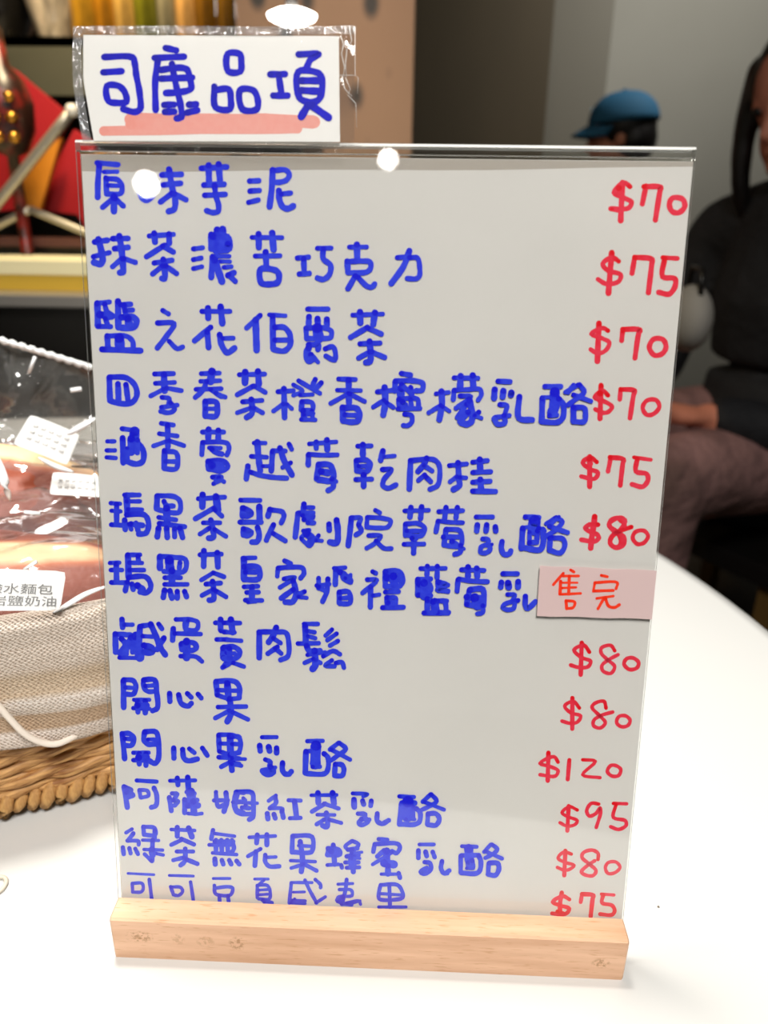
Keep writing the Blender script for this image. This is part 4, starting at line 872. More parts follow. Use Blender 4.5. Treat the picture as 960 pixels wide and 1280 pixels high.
L3 = bread(bpos(-.115, .078, .055), (.034, .06, .034), BANG + .1, 'bread loaf at the left end of the basket cut by the photo edge', 7.0)
m_bag = clear_mat('bag_film', (252, 252, 252), 2.6, .09, bump=(13, .8, .014), haze=.05, hazecol=(245, 245, 248))
m_seam = clear_mat('bag_seam', (235, 235, 235), 4.5, .2, bump=(500, 1, .001), haze=.45, hazecol=(245, 245, 245))
def bag(loc, size, rz, label, seed, seam_dir=1):
    root = empty('plastic_bag', loc, rz); tag(root, label, 'bag', 'clear bags round the bread')
    bm = bmesh.new(); bmesh.ops.create_icosphere(bm, subdivisions=6, radius=1)
    for v in bm.verts:
        p = v.co.copy(); sq = 1 / (abs(p.x) ** 3 + abs(p.y) ** 3 + abs(p.z) ** 2.2) ** (1 / 2.6); p *= sq
        cre = abs(noise.noise(p * 1.7 + Vector((seed, 3, 0)))); cre2 = abs(noise.noise(p * 4 + Vector((seed, 9, 0))))
        p *= 1 - .13 * cre - .05 * cre2
        # far side pinches up into the sealed edge
        k = max(0, p.y * seam_dir - .35); p.z = p.z * (1 - .55 * min(1, k)) + 1.1 * k
        v.co = Vector((p.x * size[0], p.y * size[1], p.z * size[2]))
    o = bm_obj('film', bm, m_bag, root, True)
    return root
B1 = bag(bpos(-.005, .048, .054), (.088, .043, .040), BANG, 'clear plastic bag round the front bread loaf', 2.0)
B2 = bag(bpos(-.008, .114, .058), (.092, .043, .044), BANG - .1, 'tall crinkled clear bag at the back of the basket with a sealed top edge', 5.0)
B3 = bag(bpos(-.115, .078, .057), (.043, .072, .042), BANG + .1, 'clear plastic bag at the left end of the basket', 8.0)
# standing sealed flap at the back with a bright crimped edge
YF = 0.0
flapP = bpos(0, .150, 0)
def on_flap(x, y, off=0.0): return on_plane(x, y, flapP - BN * off, BN)
grid = []; nu, nv = 26, 14
for j in range(nv + 1):
    for i in range(nu + 1):
        x = -60 + 230 * i / nu; yt = 425 + (x) * .30; yb = 600; y = yt + (yb - yt) * j / nv
        b_ = .004 * noise.noise(Vector((x * .02, y * .02, 2))) * 2.2
        grid.append(on_flap(x, y, b_ + .02 * (j / nv) ** 2))
Fc = [(j * (nu + 1) + i, j * (nu + 1) + i + 1, (j + 1) * (nu + 1) + i + 1, (j + 1) * (nu + 1) + i) for j in range(nv) for i in range(nu)]
fl = mesh_obj('sealed_flap', grid, Fc, clear_mat('flap_film', (215, 215, 215), 2.6, .1, bump=(30, .8, .01), haze=.13, hazecol=(200, 200, 195)), B2, True)
fl.matrix_parent_inverse = (Matrix.Translation(B2.location) @ B2.rotation_euler.to_matrix().to_4x4()).inverted()
pth = []
for i in range(60):
    x = -60 + 230 * i / 59; y = 425 + x * .30 + .8 * math.sin(i * 1.9); pth.append(on_flap(x, y, .0005 + .0004 * math.sin(i * 2.3)))
m_crimp = mat('crimped_seal', (236, 238, 238), .25, spec=.9, bump=(700, .8, .0006))
V, Fc = tube(pth, [.0011 + .0007 * abs(math.sin(i * 2.1)) for i in range(60)], 7); cs = mesh_obj('crimped_edge', V, Fc, m_crimp, B2, True)
cs.matrix_parent_inverse = fl.matrix_parent_inverse.copy(); cs['label'] = 'bright crimped sealing edge'
# opaque near-white tubes laid along folds of film
m_fold_tube = mat('film_fold_tube', (240, 241, 242), .15, spec=1.0)
def fold(pts, r, par, off=.0):
    """pts (pixel x, y, depth behind the basket front)"""
    P = catmull([on_plane(a, c, A0 + BN * d, BN) for a, c, d in pts], 6); n_ = len(P)
    V, Fc = tube(P, [max(.0002, r * math.sin(PI * (i + .5) / n_) ** .6) for i in range(n_)], 7, flat=.45); o = mesh_obj('film_fold_tube', V, Fc, m_fold_tube, par, True)
    o.matrix_parent_inverse = (Matrix.Translation(par.location) @ par.rotation_euler.to_matrix().to_4x4()).inverted(); return o
fold([(66, 766, .000), (84, 756, .001), (108, 742, .002), (136, 732, .003)], .0016, B1)
fold([(84, 543, .09), (100, 534, .09), (122, 522, .09)], .0030, B2)
fold([(36, 466, .14), (44, 446, .14)], .0022, B2)
fold([(-4, 570, .07), (5, 600, .06), (12, 625, .06)], .0018, B1)
fold([(48, 572, .07), (70, 583, .07), (92, 590, .07)], .0022, B2)
fold([(30, 640, .03), (50, 642, .03)], .0016, B1)
fold([(30, 712, .015), (46, 702, .015)], .0014, B1)
fold([(88, 488, .11), (102, 486, .11)], .0026, B2)
# printed labels
m_lab = mat('label_white', (228, 228, 226), .45)
def label_patch(corners, d, par, name='label_sticker', curve=.0006, lab=None):
    A_ = [on_plane(a, c, A0 + BN * (d + dd), BN + Vector((0, 0, -.0))) for a, c, dd in corners]
    nu, nv = 10, 6; V = []; Fc = []
    nrm = (A_[1] - A_[0]).cross(A_[3] - A_[0]).normalized()
    if nrm.dot(CAM - A_[0]) < 0: nrm = -nrm
    for s_ in (0, 1):
        for j in range(nv + 1):
            for i in range(nu + 1):
                s, t = i / nu, j / nv; c = ((1 if i in (0, nu) else 0) and (1 if j in (0, nv) else 0))
                if c: s = .015 if i == 0 else .985; t = .03 if j == 0 else .97
                p = A_[0].lerp(A_[1], s).lerp(A_[3].lerp(A_[2], s), t); V.append(p + nrm * (curve * math.sin(PI * s) - s_ * .00015))
    k = (nu + 1) * (nv + 1)
    for j in range(nv):
        for i in range(nu): a = j * (nu + 1) + i; Fc += [(a, a + 1, a + nu + 2, a + nu + 1), (k + a, k + a + nu + 1, k + a + nu + 2, k + a + 1)]
    o = mesh_obj(name, V, Fc, m_lab, par); o.matrix_parent_inverse = (Matrix.Translation(par.location) @ par.rotation_euler.to_matrix().to_4x4()).inverted()
    if lab: o['label'] = lab
    return o, A_, nrm
lab1, LA, LN = label_patch([(-62, 709, .006), (83, 714, .006), (75, 763, 0), (-70, 764, 0)], -.0045, B1, lab='white printed label with grey text')
m_print = mat('label_print', (120, 120, 120), .6)
def text_mesh(name, s, size, org, ax, ay, m, par):
    cu = bpy.data.curves.new(name, 'FONT'); cu.body = s; cu.size = 1; cu.align_x = 'RIGHT'; cu.resolution_u = 3
    t = bpy.data.objects.new(name, cu); COL.objects.link(t); bpy.context.view_layer.update()
    me = bpy.data.meshes.new_from_object(t.evaluated_get(bpy.context.evaluated_depsgraph_get())); bpy.data.objects.remove(t)
    for v in me.vertices: v.co = org + ax * (v.co.x * size) + ay * (v.co.y * size)
    me.name = name; me.materials.clear(); me.materials.append(m); o = bpy.data.objects.new(name, me); COL.objects.link(o); o.parent = par
    return o
ax = (LA[1] - LA[0]).normalized(); ay = (LA[0] - LA[3]).normalized()
for s, px, py in (('鹼水麵包', 66, 742), ('岩鹽奶油', 71, 757)):
    v = ray(px, py); og = CAM + v * ((LA[0] - CAM).dot(LN) / v.dot(LN)) + LN * .00085
    t_ = text_mesh('label_print', s, .0049, og, ax, ay * .72, m_print, lab1); t_.matrix_parent_inverse = Matrix.Identity(4)
    t_.matrix_parent_inverse = (Matrix.Translation(B1.location) @ B1.rotation_euler.to_matrix().to_4x4()).inverted() @ Matrix.Identity(4)
    t_.matrix_parent_inverse = (lab1.matrix_parent_inverse).inverted() @ lab1.matrix_parent_inverse
lab2, _, _ = label_patch([(38, 518, .01), (100, 543, .01), (84, 582, 0), (16, 555, 0)], .095, B2, lab='small tilted white label')
lab3, _, _ = label_patch([(66, 590, .006), (130, 596, .006), (128, 622, 0), (62, 618, 0)], .075, B2, lab='small white label lying flat')

m_print2 = mat('faint_print', (214, 214, 212), .6)
def marks(corners, d, lab, rows, cols):
    C4 = [on_plane(a, c, A0 + BN * (d + dd), BN) for a, c, dd in corners]; nr = (C4[1] - C4[0]).cross(C4[3] - C4[0]).normalized()
    if nr.dot(CAM - C4[0]) < 0: nr = -nr
    V = []; Fc = []
    for j in range(rows):
        for i in range(cols):
            s0, t0 = .12 + .76 * i / cols, .2 + .6 * j / rows; o0 = len(V)
            for a, c in ((s0, t0), (s0 + .5 / cols, t0), (s0 + .5 / cols, t0 + .3 / rows), (s0, t0 + .3 / rows)):
                V.append(C4[0].lerp(C4[1], a).lerp(C4[3].lerp(C4[2], a), c) + nr * .0009)
            Fc.append((o0, o0 + 1, o0 + 2, o0 + 3))
    o = mesh_obj('label_print', V, Fc, m_print2, lab); o.matrix_parent_inverse = Matrix.Identity(4)
marks([(38, 518, .01), (100, 543, .01), (84, 582, 0), (16, 555, 0)], .095, lab2, 3, 5)
marks([(66, 590, .006), (130, 596, .006), (128, 622, 0), (62, 618, 0)], .075, lab3, 2, 6)

# ================================================================ LEFT BACKGROUND: back counter with goods
m_black = mat('black_front', (22, 20, 18), .35)
m_stone = mat('counter_edge', (150, 146, 140), .3, metal=.4)
YC = .75
zc = on_y(50, 374, YC).z
bc = empty('back_counter', (-.62, YC, FLOOR)); tag(bc, 'dark counter with a grey metal edge behind the basket', 'counter')
cw = .95
box('counter_body', (0, .145, (zc - FLOOR - .01) / 2), (cw, .27, zc - FLOOR - .01), m_black, bc)
box('counter_top', (0, .14, zc - FLOOR - .002), (cw + .01, .29, .014), m_stone, bc, bev=.002)
zt = zc + .005
# cream board with yellow side
tr_ = empty('cream_box', (-.56, YC + .06, zt)); tag(tr_, 'flat cream and yellow box lying on the dark back counter', 'box')
box('box_body', (0, .03, .010), (.44, .10, .020), mat('box_yellow', (214, 176, 62), .5), tr_, bev=.001)
box('box_lid', (0, .03, .0275), (.44, .102, .017), mat('box_cream', (240, 232, 190), .5), tr_, bev=.001)
# dark tray with a reddish rim behind the box
dt = empty('dark_tray', (-.56, YC + .19, zt)); tag(dt, 'long dark tray with a dull red rim behind the cream box', 'tray')
box('tray_body', (0, 0, .025), (.5, .08, .05), mat('tray_dark', (26, 22, 20), .4), dt)
box('tray_rim', (0, -.044, .052), (.5, .008, .012), mat('tray_red', (96, 58, 52), .5), dt)
# red gift cards, standing askew
m_redp = mat('red_card', (164, 22, 32), .55)
def card_at(name, pts, Y, th, m, label, cat, group=None):
    P = [on_y(a, c, Y) for a, c in pts]; n_ = len(P); V = P + [p + Vector((0, th, 0)) for p in P]
    Fc = [tuple(range(n_)), tuple(reversed(range(n_, 2 * n_)))] + [(k, n_ + k, n_ + (k + 1) % n_, (k + 1) % n_) for k in range(n_)]
    o = mesh_obj(name, V, Fc, m); return tag(o, label, cat, group)
card_at('red_packet', [(-60, 40), (0, 78), (18, 88), (88, 146), (20, 262), (-60, 270)], 1.00, .012, m_redp, 'large red packet leaning at the left edge behind the metal bar', 'packet')
card_at('red_packet', [(92, 162), (118, 180), (118, 300), (96, 268), (40, 262)], .98, .012, m_redp, 'red packet between the metal bar and the acrylic sign', 'packet')
card_at('orange_packet', [(26, 214), (40, 200), (76, 172), (50, 262), (18, 262)], .95, .01, mat('orange_card', (206, 130, 34), .5), 'small orange packet behind the metal bar', 'packet')
# metal folding display stand with a slanting bar
st = empty('display_stand', tuple(on_y(38, 285, .90).to_tuple())); tag(st, 'grey metal folding stand with a long slanting bar on the back counter', 'stand')
m_bar = mat('brushed_bar', (176, 170, 156), .35, metal=.6)
def bar(a, c, r, nm, m=m_bar):
    V, Fc = tube([a.lerp(c, k / 6) for k in range(7)], r, 10); o = mesh_obj(nm, V, Fc, m, st, True); o.matrix_parent_inverse = Matrix.Translation(-st.location); return o
bar(on_y(90, 138, .86), on_y(-20, 275, .86), .0062, 'slanting_bar')
V, Fc = lathe([(.004, -.007), (.0072, -.004), (.0072, .004), (.004, .007)], 16, tuple(on_y(90, 138, .858))); o = mesh_obj('bar_cap', V, Fc, mat('bar_cap_white', (225, 222, 215), .3), st, True); o.matrix_parent_inverse = Matrix.Translation(-st.location)
bar(on_y(38, 262, .88), on_y(120, 296, .88), .005, 'stand_arm'); bar(on_y(38, 262, .88), on_y(-30, 296, .88), .005, 'stand_arm')
ft1 = on_y(120, 296, .88); ft2 = on_y(-30, 296, .88)
for f_ in (ft1, ft2):
    bar(f_, Vector((f_.x, f_.y, zt)), .004, 'stand_leg')
# dark and gold ornament at the left edge
orn = empty('gold_ornament', tuple(Vector((on_y(8, 140, .88).x, .88, zt)))); tag(orn, 'dark ornament with gold relief at the left photo edge in front of red packet', 'ornament')
pc = on_y(8, 140, .88); ht = pc.z - zt
V, Fc = lathe([(.028, 0), (.03, .01), (.008, .02), (.007, ht - .05), (.02, ht - .045), (.031, ht - .02), (.033, ht + .01), (.026, ht + .035), (.012, ht + .05), (.008, ht + .09), (.003, ht + .095)], 24)
mesh_obj('ornament_body', V, Fc, mat('ornament_dark', (44, 22, 16), .35, vary=(45, (120, 30, 24), .45, .6)), orn, True)
m_gold = mat('gold', (206, 150, 60), .3, metal=.9)
for k in range(9):
    a = -PI / 2 + (k % 3 - 1) * .6; zz = ht - .03 + .022 * (k // 3)
    bm = bmesh.new(); bmesh.ops.create_icosphere(bm, subdivisions=2, radius=.007)
    for v in bm.verts: v.co *= 1 + .3 * noise.noise(v.co * 300 + Vector((k, 0, 0)))
    o = bm_obj('gold_relief', bm, m_gold, orn, True); o.location = (.031 * math.cos(a), .031 * math.sin(a), zz)
# shelf above with bottles
zs = on_y(60, 44, 1.05).z
sh = empty('bottle_shelf', (-.55, 1.06, zs)); tag(sh, 'grey-green shelf unit carrying the golden bottles above the back counter', 'shelf')
zl = on_y(60, 118, 1.05).z
x0_ = on_y(372, 44, 1.05).x
box('shelf_front', ((-1.2 + x0_) / 2 + .55, .01, (zl - zs) / 2), (x0_ + 1.2, .02, zs - zl), mat('shelf_greygreen', (78, 77, 62), .5, vary=(8, (70, 70, 56), .3, .7)), sh)
box('shelf_board', ((-1.2 + x0_) / 2 + .55, .15, -.006), (x0_ + 1.2, .3, .012), mat('shelf_board_dark', (60, 52, 36), .4), sh)
box('shelf_side', (x0_ + .54, .15, (FLOOR - zs) / 2), (.02, .28, -(FLOOR - zs) - .012), m_black, sh)
box('shelf_side', (-1.2 + .56, .15, (FLOOR - zs) / 2), (.02, .28, -(FLOOR - zs) - .012), m_black, sh)
box('shelf_back', ((-1.2 + x0_) / 2 + .55, .29, (FLOOR - zs) / 2), (x0_ + 1.2 - .04, .012, -(FLOOR - zs) - .012), mat('shelf_back_dark', (50, 44, 30), .6), sh)
def bottle(px, r, h, col, label, Y=1.12, round_=False, cap=(120, 90, 40)):
    p = on_y(px, 40, Y); r_ = empty('bottle', (p.x, Y, zs)); tag(r_, label, 'bottle', 'bottles on the shelf above the back counter')
    m = mat('bottle_glass', col, .12, spec=.8, coat=.6, vary=(40, tuple(int(c * .55) for c in col), .35, .65), stretch=(1, 1, .25))
    if round_: pf = [(r * .45, 0), (r * .62, .01), (r * .95, h * .3), (r, h * .45), (r * .9, h * .62), (r * .4, h * .8), (r * .32, h * .95)]
    else: pf = [(r * .92, 0), (r, .004), (r, h * .66), (r * .85, h * .74), (r * .34, h * .82), (r * .32, h * .95)]
    V, Fc = lathe(pf, 24); mesh_obj('bottle_body', V, Fc, m, r_, True)
    V, Fc = lathe([(r * .36, h * .95), (r * .38, h * .955), (r * .38, h * 1.05), (r * .30, h * 1.06)], 20); mesh_obj('bottle_cap', V, Fc, mat('cap_gold', cap, .35, metal=.5), r_, True)
bottle(68, .040, .20, (232, 214, 186), 'round pale cream bottle at the left end of the shelf', round_=True, cap=(220, 210, 190))
bottle(108, .020, .22, (206, 150, 40), 'amber bottle just right of the round cream bottle')
bottle(134, .017, .24, (196, 130, 30), 'orange-brown bottle second right of the cream bottle')
bottle(158, .016, .24, (224, 176, 90), 'honey coloured slim bottle third right of the cream bottle')
bottle(184, .017, .22, (128, 124, 30), 'olive green bottle among the amber ones on the shelf')
bottle(210, .014, .22, (150, 140, 110), 'greyish slim bottle in the middle right of the shelf')
bottle(234, .015, .24, (226, 170, 96), 'light amber bottle near the right end of the shelf')
bottle(258, .016, .22, (128, 86, 24), 'dark brown bottle rightmost but one on the shelf')
bottle(284, .014, .22, (112, 78, 26), 'rightmost dark bottle on the shelf', cap=(90, 70, 30))
# black round lantern at the far top-left
p_ = on_y(8, 5, 1.15)
ln_ = empty('black_lantern', (p_.x - .02, 1.16, zs)); tag(ln_, 'black rounded lantern at the top left corner on the shelf', 'lantern')
V, Fc = lathe([(.03, 0), (.035, .01), (.055, .04), (.062, .075), (.055, .11), (.03, .14), (.01, .15)], 28); mesh_obj('lantern_body', V, Fc, mat('lantern_black', (20, 18, 16), .3), ln_, True)
for k in range(8):
    a = k * PI / 4; V, Fc = tube([(.036 * math.cos(a), .036 * math.sin(a), .008), (.0635 * math.cos(a), .0635 * math.sin(a), .075), (.031 * math.cos(a), .031 * math.sin(a), .141)], .0015, 6); mesh_obj('lantern_rib', V, Fc, m_bar, ln_, True)

# ================================================================ LAMPS
def bulb_mat(s): return mat('lamp_glow', (255, 250, 240), .5, emit=((255, 250, 242), s))
m_glow = bulb_mat(14); m_shade = mat('lamp_metal', (60, 58, 56), .4, metal=.6)
p_ = on_y(365, 21, 1.55)
pl = empty('pendant_lamp', tuple(p_)); tag(pl, 'glowing white pendant lamp hanging above the title card', 'lamp')
V, Fc = lathe([(.005, -.014), (.026, -.011), (.044, -.003), (.046, .003), (.030, .010), (.008, .014)], 32); mesh_obj('lamp_bowl', V, Fc, m_glow, pl, True)
V, Fc = lathe([(.012, .014), (.012, .04), (.003, .045)], 16); mesh_obj('lamp_cap', V, Fc, m_shade, pl, True)
V, Fc = tube([(0, 0, .045), (0, 0, 1.0), (0, 0, 2.0 - p_.z)], .002, 6); mesh_obj('lamp_cord', V, Fc, m_shade, pl)
# ceiling downlights behind the photographer: the bright spots mirrored in the acrylic
def mirror_lamp(px, py, dist, r, label, power=30):
    q_ = on_plane(px, py, P0, NO); d = (q_ - CAM).normalized(); rf = d - 2 * d.dot(NO) * NO; c = q_ + rf * dist
    root = empty('spotlight', tuple(c)); tag(root, label, 'lamp', 'spotlights behind the camera mirrored in the acrylic')
    root.rotation_euler = (-rf).to_track_quat('-Z', 'Y').to_euler(); root.rotation_euler = rf.to_track_quat('Z', 'Y').to_euler()
    V, Fc = lathe([(r, -.002), (r * .8, .002), (.004, .004)], 28); mesh_obj('lamp_lens', V, Fc, bulb_mat(power), root, True)
    V, Fc = lathe([(r * .9, .005), (r * 1.2, .03), (r * .8, .10), (.01, .12)], 28); mesh_obj('lamp_housing', V, Fc, m_shade, root, True)
mirror_lamp(183, 230, 2.2, .032, 'round spotlight mirrored in the acrylic at the upper left of the menu', 60)
mirror_lamp(485, 199, 2.2, .026, 'round spotlight mirrored at the top middle of the acrylic menu', 45)

# ================================================================ PEOPLE
def blob(parts, vox=.010):
    """parts = list of (polyline points, radii) grown into one surface"""
    items = []
    for pts, rad, fl in parts:
        P = [Vector(p) for p in pts]; out = catmull(P, 4) if len(P) > 2 else [P[0].lerp(P[1], k / 4) for k in range(5)]
        rr = np.interp(np.linspace(0, len(P) - 1, len(out)), range(len(P)), rad).tolist()
        # round ends
        d0 = (out[0] - out[1]).normalized(); d1 = (out[-1] - out[-2]).normalized()
        pre = [(out[0] + d0 * rr[0] * math.sin(a), rr[0] * math.cos(a)) for a in (1.35, .9, .45)]; post = [(out[-1] + d1 * rr[-1] * math.sin(a), rr[-1] * math.cos(a)) for a in (.45, .9, 1.35)]
        pp = [p for p, _ in pre] + out + [p for p, _ in post]; r2 = [r for _, r in pre] + rr + [r for _, r in post]
        items.append(tube(pp, r2, 14, False, fl))
    return merge(items)
def ell(c, r, rot=(0, 0, 0), n=3):
    bm = bmesh.new(); bmesh.ops.create_icosphere(bm, subdivisions=n, radius=1); R = Euler(rot).to_matrix()
    V = [R @ Vector((v.co.x * r[0], v.co.y * r[1], v.co.z * r[2])) + Vector(c) for v in bm.verts]; bm.verts.index_update(); Fc = [tuple(v.index for v in f.verts) for f in bm.faces]; bm.free(); return V, Fc
def fused(name, parts, m, par, vox, sm=6):
    V, Fc = merge(parts); o = mesh_obj(name, V, Fc, m, par, True)
    r = o.modifiers.new('fuse', 'REMESH'); r.mode = 'VOXEL'; r.voxel_size = vox; r.use_smooth_shade = True
    s = o.modifiers.new('smooth', 'SMOOTH'); s.iterations = sm; s.factor = .5; return o
def person(loc, rz, label, skin, top, bottom, hairc, cap=None, long_hair=False, bow=.0, scale=1.0, back=.0):
    """seated figure, local +x is forward, origin on the floor under the hips"""
    root = empty('person', loc, rz); root.scale = (scale,) * 3; tag(root, label, 'person')
    hc = Vector((.06 + bow * .10 - back, 0, 1.135 - bow * .03)); rot = (0, .08 + bow * .5, 0); HR = Euler(rot).to_matrix()
    H = lambda x, y, z: hc + HR @ Vector((x, y, z))
    parts = [blob([([(0, 0, .50), (-.02, 0, .66), (-.01, 0, .82), (.0, 0, .93)], [.12, .115, .125, .10], 1.0)])]
    parts.append(blob([([(0, -.16, .92), (0, 0, .95), (0, .16, .92)], [.055, .07, .055], 1.0), ([(.0, 0, .94), (.02, 0, 1.0), tuple(H(-.02, 0, -.06))], [.06, .052, .052], 1.0)]))
    for s in (-1, 1):
        parts.append(blob([([(0, .17 * s, .91), (.03, .215 * s, .78), (.06, .225 * s, .66)], [.05, .045, .037], 1.0), ([(.06, .225 * s, .66), (.18, .17 * s, .62), (.30, .09 * s, .64)], [.037, .033, .024], 1.0)]))
        parts.append(blob([([(0, .09 * s, .53), (.22, .10 * s, .545), (.42, .105 * s, .54)], [.095, .085, .062], 1.0), ([(.42, .105 * s, .54), (.43, .11 * s, .32), (.41, .11 * s, .09)], [.06, .052, .036], 1.0), ([(.40, .11 * s, .05), (.52, .12 * s, .035)], [.04, .03], .8)]))
        # hand: palm, four curled fingers, thumb
        parts.append(blob([([(.30, .09 * s, .64), (.345, .075 * s, .645), (.375, .065 * s, .65)], [.024, .032, .030], .55)]))
        for k, (dy, ln) in enumerate(((-.022, .055), (-.007, .064), (.008, .060), (.022, .046))):
            y = .063 * s + dy; parts.append(blob([([(.385, y, .652), (.385 + ln * .55, y, .662), (.385 + ln * .8, y, .645), (.385 + ln * .75, y, .628)], [.0095, .0085, .008, .007], 1.0)]))
        parts.append(blob([([(.345, (.075 - .028) * s, .65), (.375, (.045 - .018) * s, .664), (.40, (.04 - .012) * s, .668)], [.012, .010, .008], 1.0)]))
        parts.append(ell(H(-.005, .076 * s, -.005), (.018, .008, .030), rot, 2))           # ears
        parts.append(ell(H(.078, .032 * s, .012), (.014, .018, .010), rot, 2))             # lids
    parts += [ell(H(0, 0, .03), (.098, .076, .098), rot), ell(H(.03, 0, -.045), (.062, .056, .062), rot), ell(H(.07, 0, -.082), (.024, .026, .02), rot, 2),
              blob([([H(.090, 0, .02), H(.104, 0, -.012), H(.108, 0, -.025)], [.008, .010, .013], 1.0)]), ell(H(.088, 0, -.052), (.014, .026, .008), rot, 2)]
    fused('body', parts, skin, root, .0075)
    # top
    tp = [blob([([(0, 0, .50), (-.025, 0, .66), (-.012, 0, .82), (.0, 0, .925)], [.15, .145, .15, .115], 1.0), ([(0, -.165, .915), (0, 0, .945), (0, .165, .915)], [.07, .085, .07], 1.0), ([(0, 0, .95), (.012, 0, .985)], [.075, .068], 1.0)])]
    for s in (-1, 1): tp.append(blob([([(0, .175 * s, .905), (.03, .225 * s, .78), (.06, .235 * s, .66)], [.068, .062, .054], 1.0), ([(.06, .235 * s, .66), (.18, .178 * s, .62), (.275, .105 * s, .638)], [.054, .048, .038], 1.0)]))
    fused('jacket', tp, top, root, .011)
    bt = [blob([([(-.02, 0, .50), (.02, 0, .52)], [.15, .14], 1.0)])]
    for s in (-1, 1): bt.append(blob([([(0, .09 * s, .53), (.22, .10 * s, .545), (.43, .107 * s, .555)], [.105, .088, .068], 1.0), ([(.43, .107 * s, .54), (.44, .112 * s, .32), (.42, .112 * s, .13)], [.08, .072, .058], 1.0)]))
    fused('trousers', bt, bottom, root, .012)
    for s in (-1, 1): fused('shoe', [blob([([(.39, .11 * s, .05), (.46, .115 * s, .045), (.545, .12 * s, .037)], [.048, .045, .036], .8)])], m_black, root, .01)
    # hair
    hp = [ell(H(-.014, 0, .04), (.104, .088, .100), rot), ell(H(-.045, 0, -.005), (.075, .084, .085), rot)]
    if long_hair:
        hp += [blob([([H(-.06, 0, .0), H(-.085, 0, -.12), H(-.09, 0, -.26)], [.075, .07, .035], 1.0)])]
        for s in (-1, 1): hp += [blob([([H(.02, .075 * s, .06), H(.045, .088 * s, -.03), H(.06, .085 * s, -.13), H(.035, .08 * s, -.22)], [.024, .020, .016, .006], 1.0)])]
    hair = fused('hair', hp, hairc, root, .008, 4)
    # eyes
    for s in (-1, 1):
        V, Fc = ell(H(.085, .031 * s, .008), (.010, .012, .008), rot, 2); mesh_obj('eye', V, Fc, m_black, root, True)
    if cap:
        cr = empty('cap'); cr.parent = root
        V = []; Fc = []; nu, nv = 24, 9
        for j in range(nv + 1):
            a = j / nv * PI / 2
            for i in range(nu): q = 2 * PI * i / nu; V.append(H(-.008 + .116 * math.cos(q) * math.cos(a) ** .8, .098 * math.sin(q) * math.cos(a) ** .8, .045 + .095 * math.sin(a)))
        for j in range(nv):
            for i in range(nu): Fc.append((j * nu + i, j * nu + (i + 1) % nu, (j + 1) * nu + (i + 1) % nu, (j + 1) * nu + i))
        o = mesh_obj('cap_crown', V, Fc, cap, cr, True); sd = o.modifiers.new('t', 'SOLIDIFY'); sd.thickness = .004
        V = []; Fc = []; nu = 16
        for i in range(nu + 1):
            q = -PI * .42 + PI * .84 * i / nu
            for k in range(5):
                e = k / 4; V.append(H(-.008 + .114 * math.cos(q) + .058 * e * math.cos(q) ** .6, (.096 - .012 * e) * math.sin(q), .048 - .028 * e - .018 * abs(math.sin(q)) ** 2))
        for i in range(nu):
            for k in range(4): a = i * 5 + k; Fc.append((a, a + 1, a + 6, a + 5))
        o = mesh_obj('cap_brim', V, Fc, cap, cr, True); sd = o.modifiers.new('t', 'SOLIDIFY'); sd.thickness = .004
        V, Fc = ell(H(-.008, 0, .142), (.008, .008, .005), rot, 2); mesh_obj('cap_button', V, Fc, cap, cr, True)
        V, Fc = ell(H(.095, 0, .085), (.004, .020, .014), rot, 2); o = mesh_obj('cap_patch', V, Fc, mat('cap_patch_pale', (120, 170, 200), .7), cr, True); o['label'] = 'small pale patch on the cap front'
    return root, H
m_skin = mat('skin_warm', (206, 142, 112), .55, vary=(9, (196, 130, 102), .3, .7))
m_skin2 = mat('skin_warm_b', (214, 136, 108), .55)
m_hair = mat('hair_black', (18, 15, 14), .4, stretch=(1, 1, .1), bump=(300, .5, .002))
m_jk = mat('jacket_black', (20, 20, 22), .8, vary=(12, (28, 28, 31), .35, .7), bump=(40, .6, .01))
m_capc = mat('cap_blue', (34, 98, 134), .8, bump=(300, .3, .001))
m_tr = mat('trousers_mauve', (150, 112, 108), .85, vary=(7, (84, 62, 56), .35, .68), bump=(14, .9, .03))
m_tr2 = mat('trousers_dark', (40, 40, 46), .85)
PYc = 2.62; pc = on_y(782, 150, PYc)
# local forward +x turned to face left (-x)
person((pc.x + .05, PYc, FLOOR + .068), PI - .25, 'seated person in a blue cap whose head shows over the top of the sign', m_skin, m_jk, m_tr2, m_hair, cap=m_capc, scale=.97)
PYr = 1.32; pr2 = on_y(972, 300, PYr)
person((pr2.x + .05, PYr, FLOOR), PI + .55, 'seated person with long black hair and dusty pink trousers at the right edge', m_skin2, m_jk, m_tr, m_hair, long_hair=True, bow=.4, back=.035)

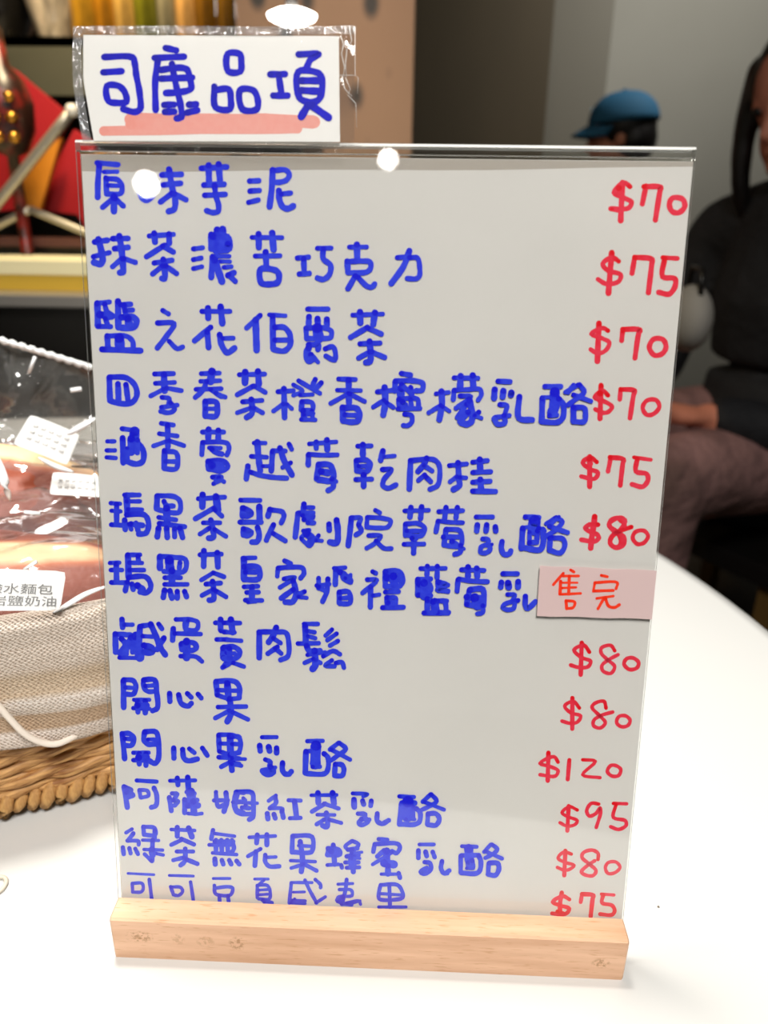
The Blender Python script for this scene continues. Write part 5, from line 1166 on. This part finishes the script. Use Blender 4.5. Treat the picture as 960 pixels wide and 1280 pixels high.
# seats
m_seatw = mat('bench_ochre', (112, 84, 40), .5, vary=(5, (96, 72, 34), .3, .7))
def stool(loc, rz, label, s=(.36, .40), h=.37, rest=False):
    r = empty('stool', loc, rz); tag(r, label, 'stool'); box('seat', (0, 0, h - .02), (s[0], s[1], .04), m_black, r, bev=.008)
    for a in (-1, 1):
        for c in (-1, 1): box('leg', (a * (s[0] / 2 - .03), c * (s[1] / 2 - .03), (h - .04) / 2), (.03, .03, h - .04), m_seatw, r)
    if rest: box('foot_rest', (-.38, 0, .04), (.34, .40, .03), m_seatw, r); [box('leg', (-.50, c, .013), (.03, .03, .026), m_seatw, r) for c in (-.16, .16)]
    return r
stool((pc.x + .05, PYc, FLOOR), -.25, 'dark stool under the person in the blue cap', h=.42, rest=True)
stool((pr2.x + .05, PYr, FLOOR), .55, 'dark stool under the person in the black jacket')
# low ochre bench running away on the right
e0 = on_z(850, 585, -.5); e1 = on_z(975, 668, -.5); dr = (e1 - e0).normalized(); nn = Vector((dr.y, -dr.x, 0)); 
if nn.y > 0: nn = -nn
bn = empty('wooden_bench', tuple(((e0 + e1) / 2 + dr * .1).xy) + (FLOOR,), math.atan2(dr.y, dr.x)); tag(bn, 'low ochre wooden bench with dark top on the right beyond the white table', 'bench')
box('bench_top', (0, .12, .245), (1.0, .24, .02), m_black, bn, bev=.004)
box('bench_apron', (0, .005, .192), (.98, .02, .085), m_seatw, bn); box('bench_apron', (0, .235, .192), (.98, .02, .085), m_seatw, bn)
for a in (-1, 1):
    for c in (.02, .22): box('leg', (a * .46, c, .075), (.04, .04, .15), m_seatw, bn)
# grey bag in the person's lap
bgp = on_y(862, 398, 1.0)
V, Fc = ell((0, 0, .05), (.030, .05, .048)); hb = empty('grey_bag', (bgp.x, 1.0, bgp.z - .05)); tag(hb, 'pale grey rounded bag held on the lap beside the sign edge', 'bag')
mesh_obj('bag_body', V, Fc, mat('bag_grey', (150, 146, 138), .8), hb, True)
V, Fc = tube([(0, -.03, .085), (0, -.02, .12), (0, .02, .12), (0, .03, .085)], .004, 8); mesh_obj('bag_handle', V, Fc, m_black, hb, True)
# pink notice on the back wall
pA = [on_y(a, c, 3.385) for a, c in ((700, -30), (762, -30), (758, 14), (742, 22), (706, 22))]
V = pA + [p + Vector((0, .004, 0)) for p in pA]; n_ = 5
Fc = [tuple(range(n_)), tuple(reversed(range(n_, 2 * n_)))] + [(k, n_ + k, n_ + (k + 1) % n_, (k + 1) % n_) for k in range(n_)]
nt_ = mesh_obj('wall_notice', V, Fc, mat('notice_pink', (196, 150, 156), .7, vary=(14, (170, 70, 90), .5, .62))); tag(nt_, 'small pink notice high on the grey wall above the blue cap', 'notice')
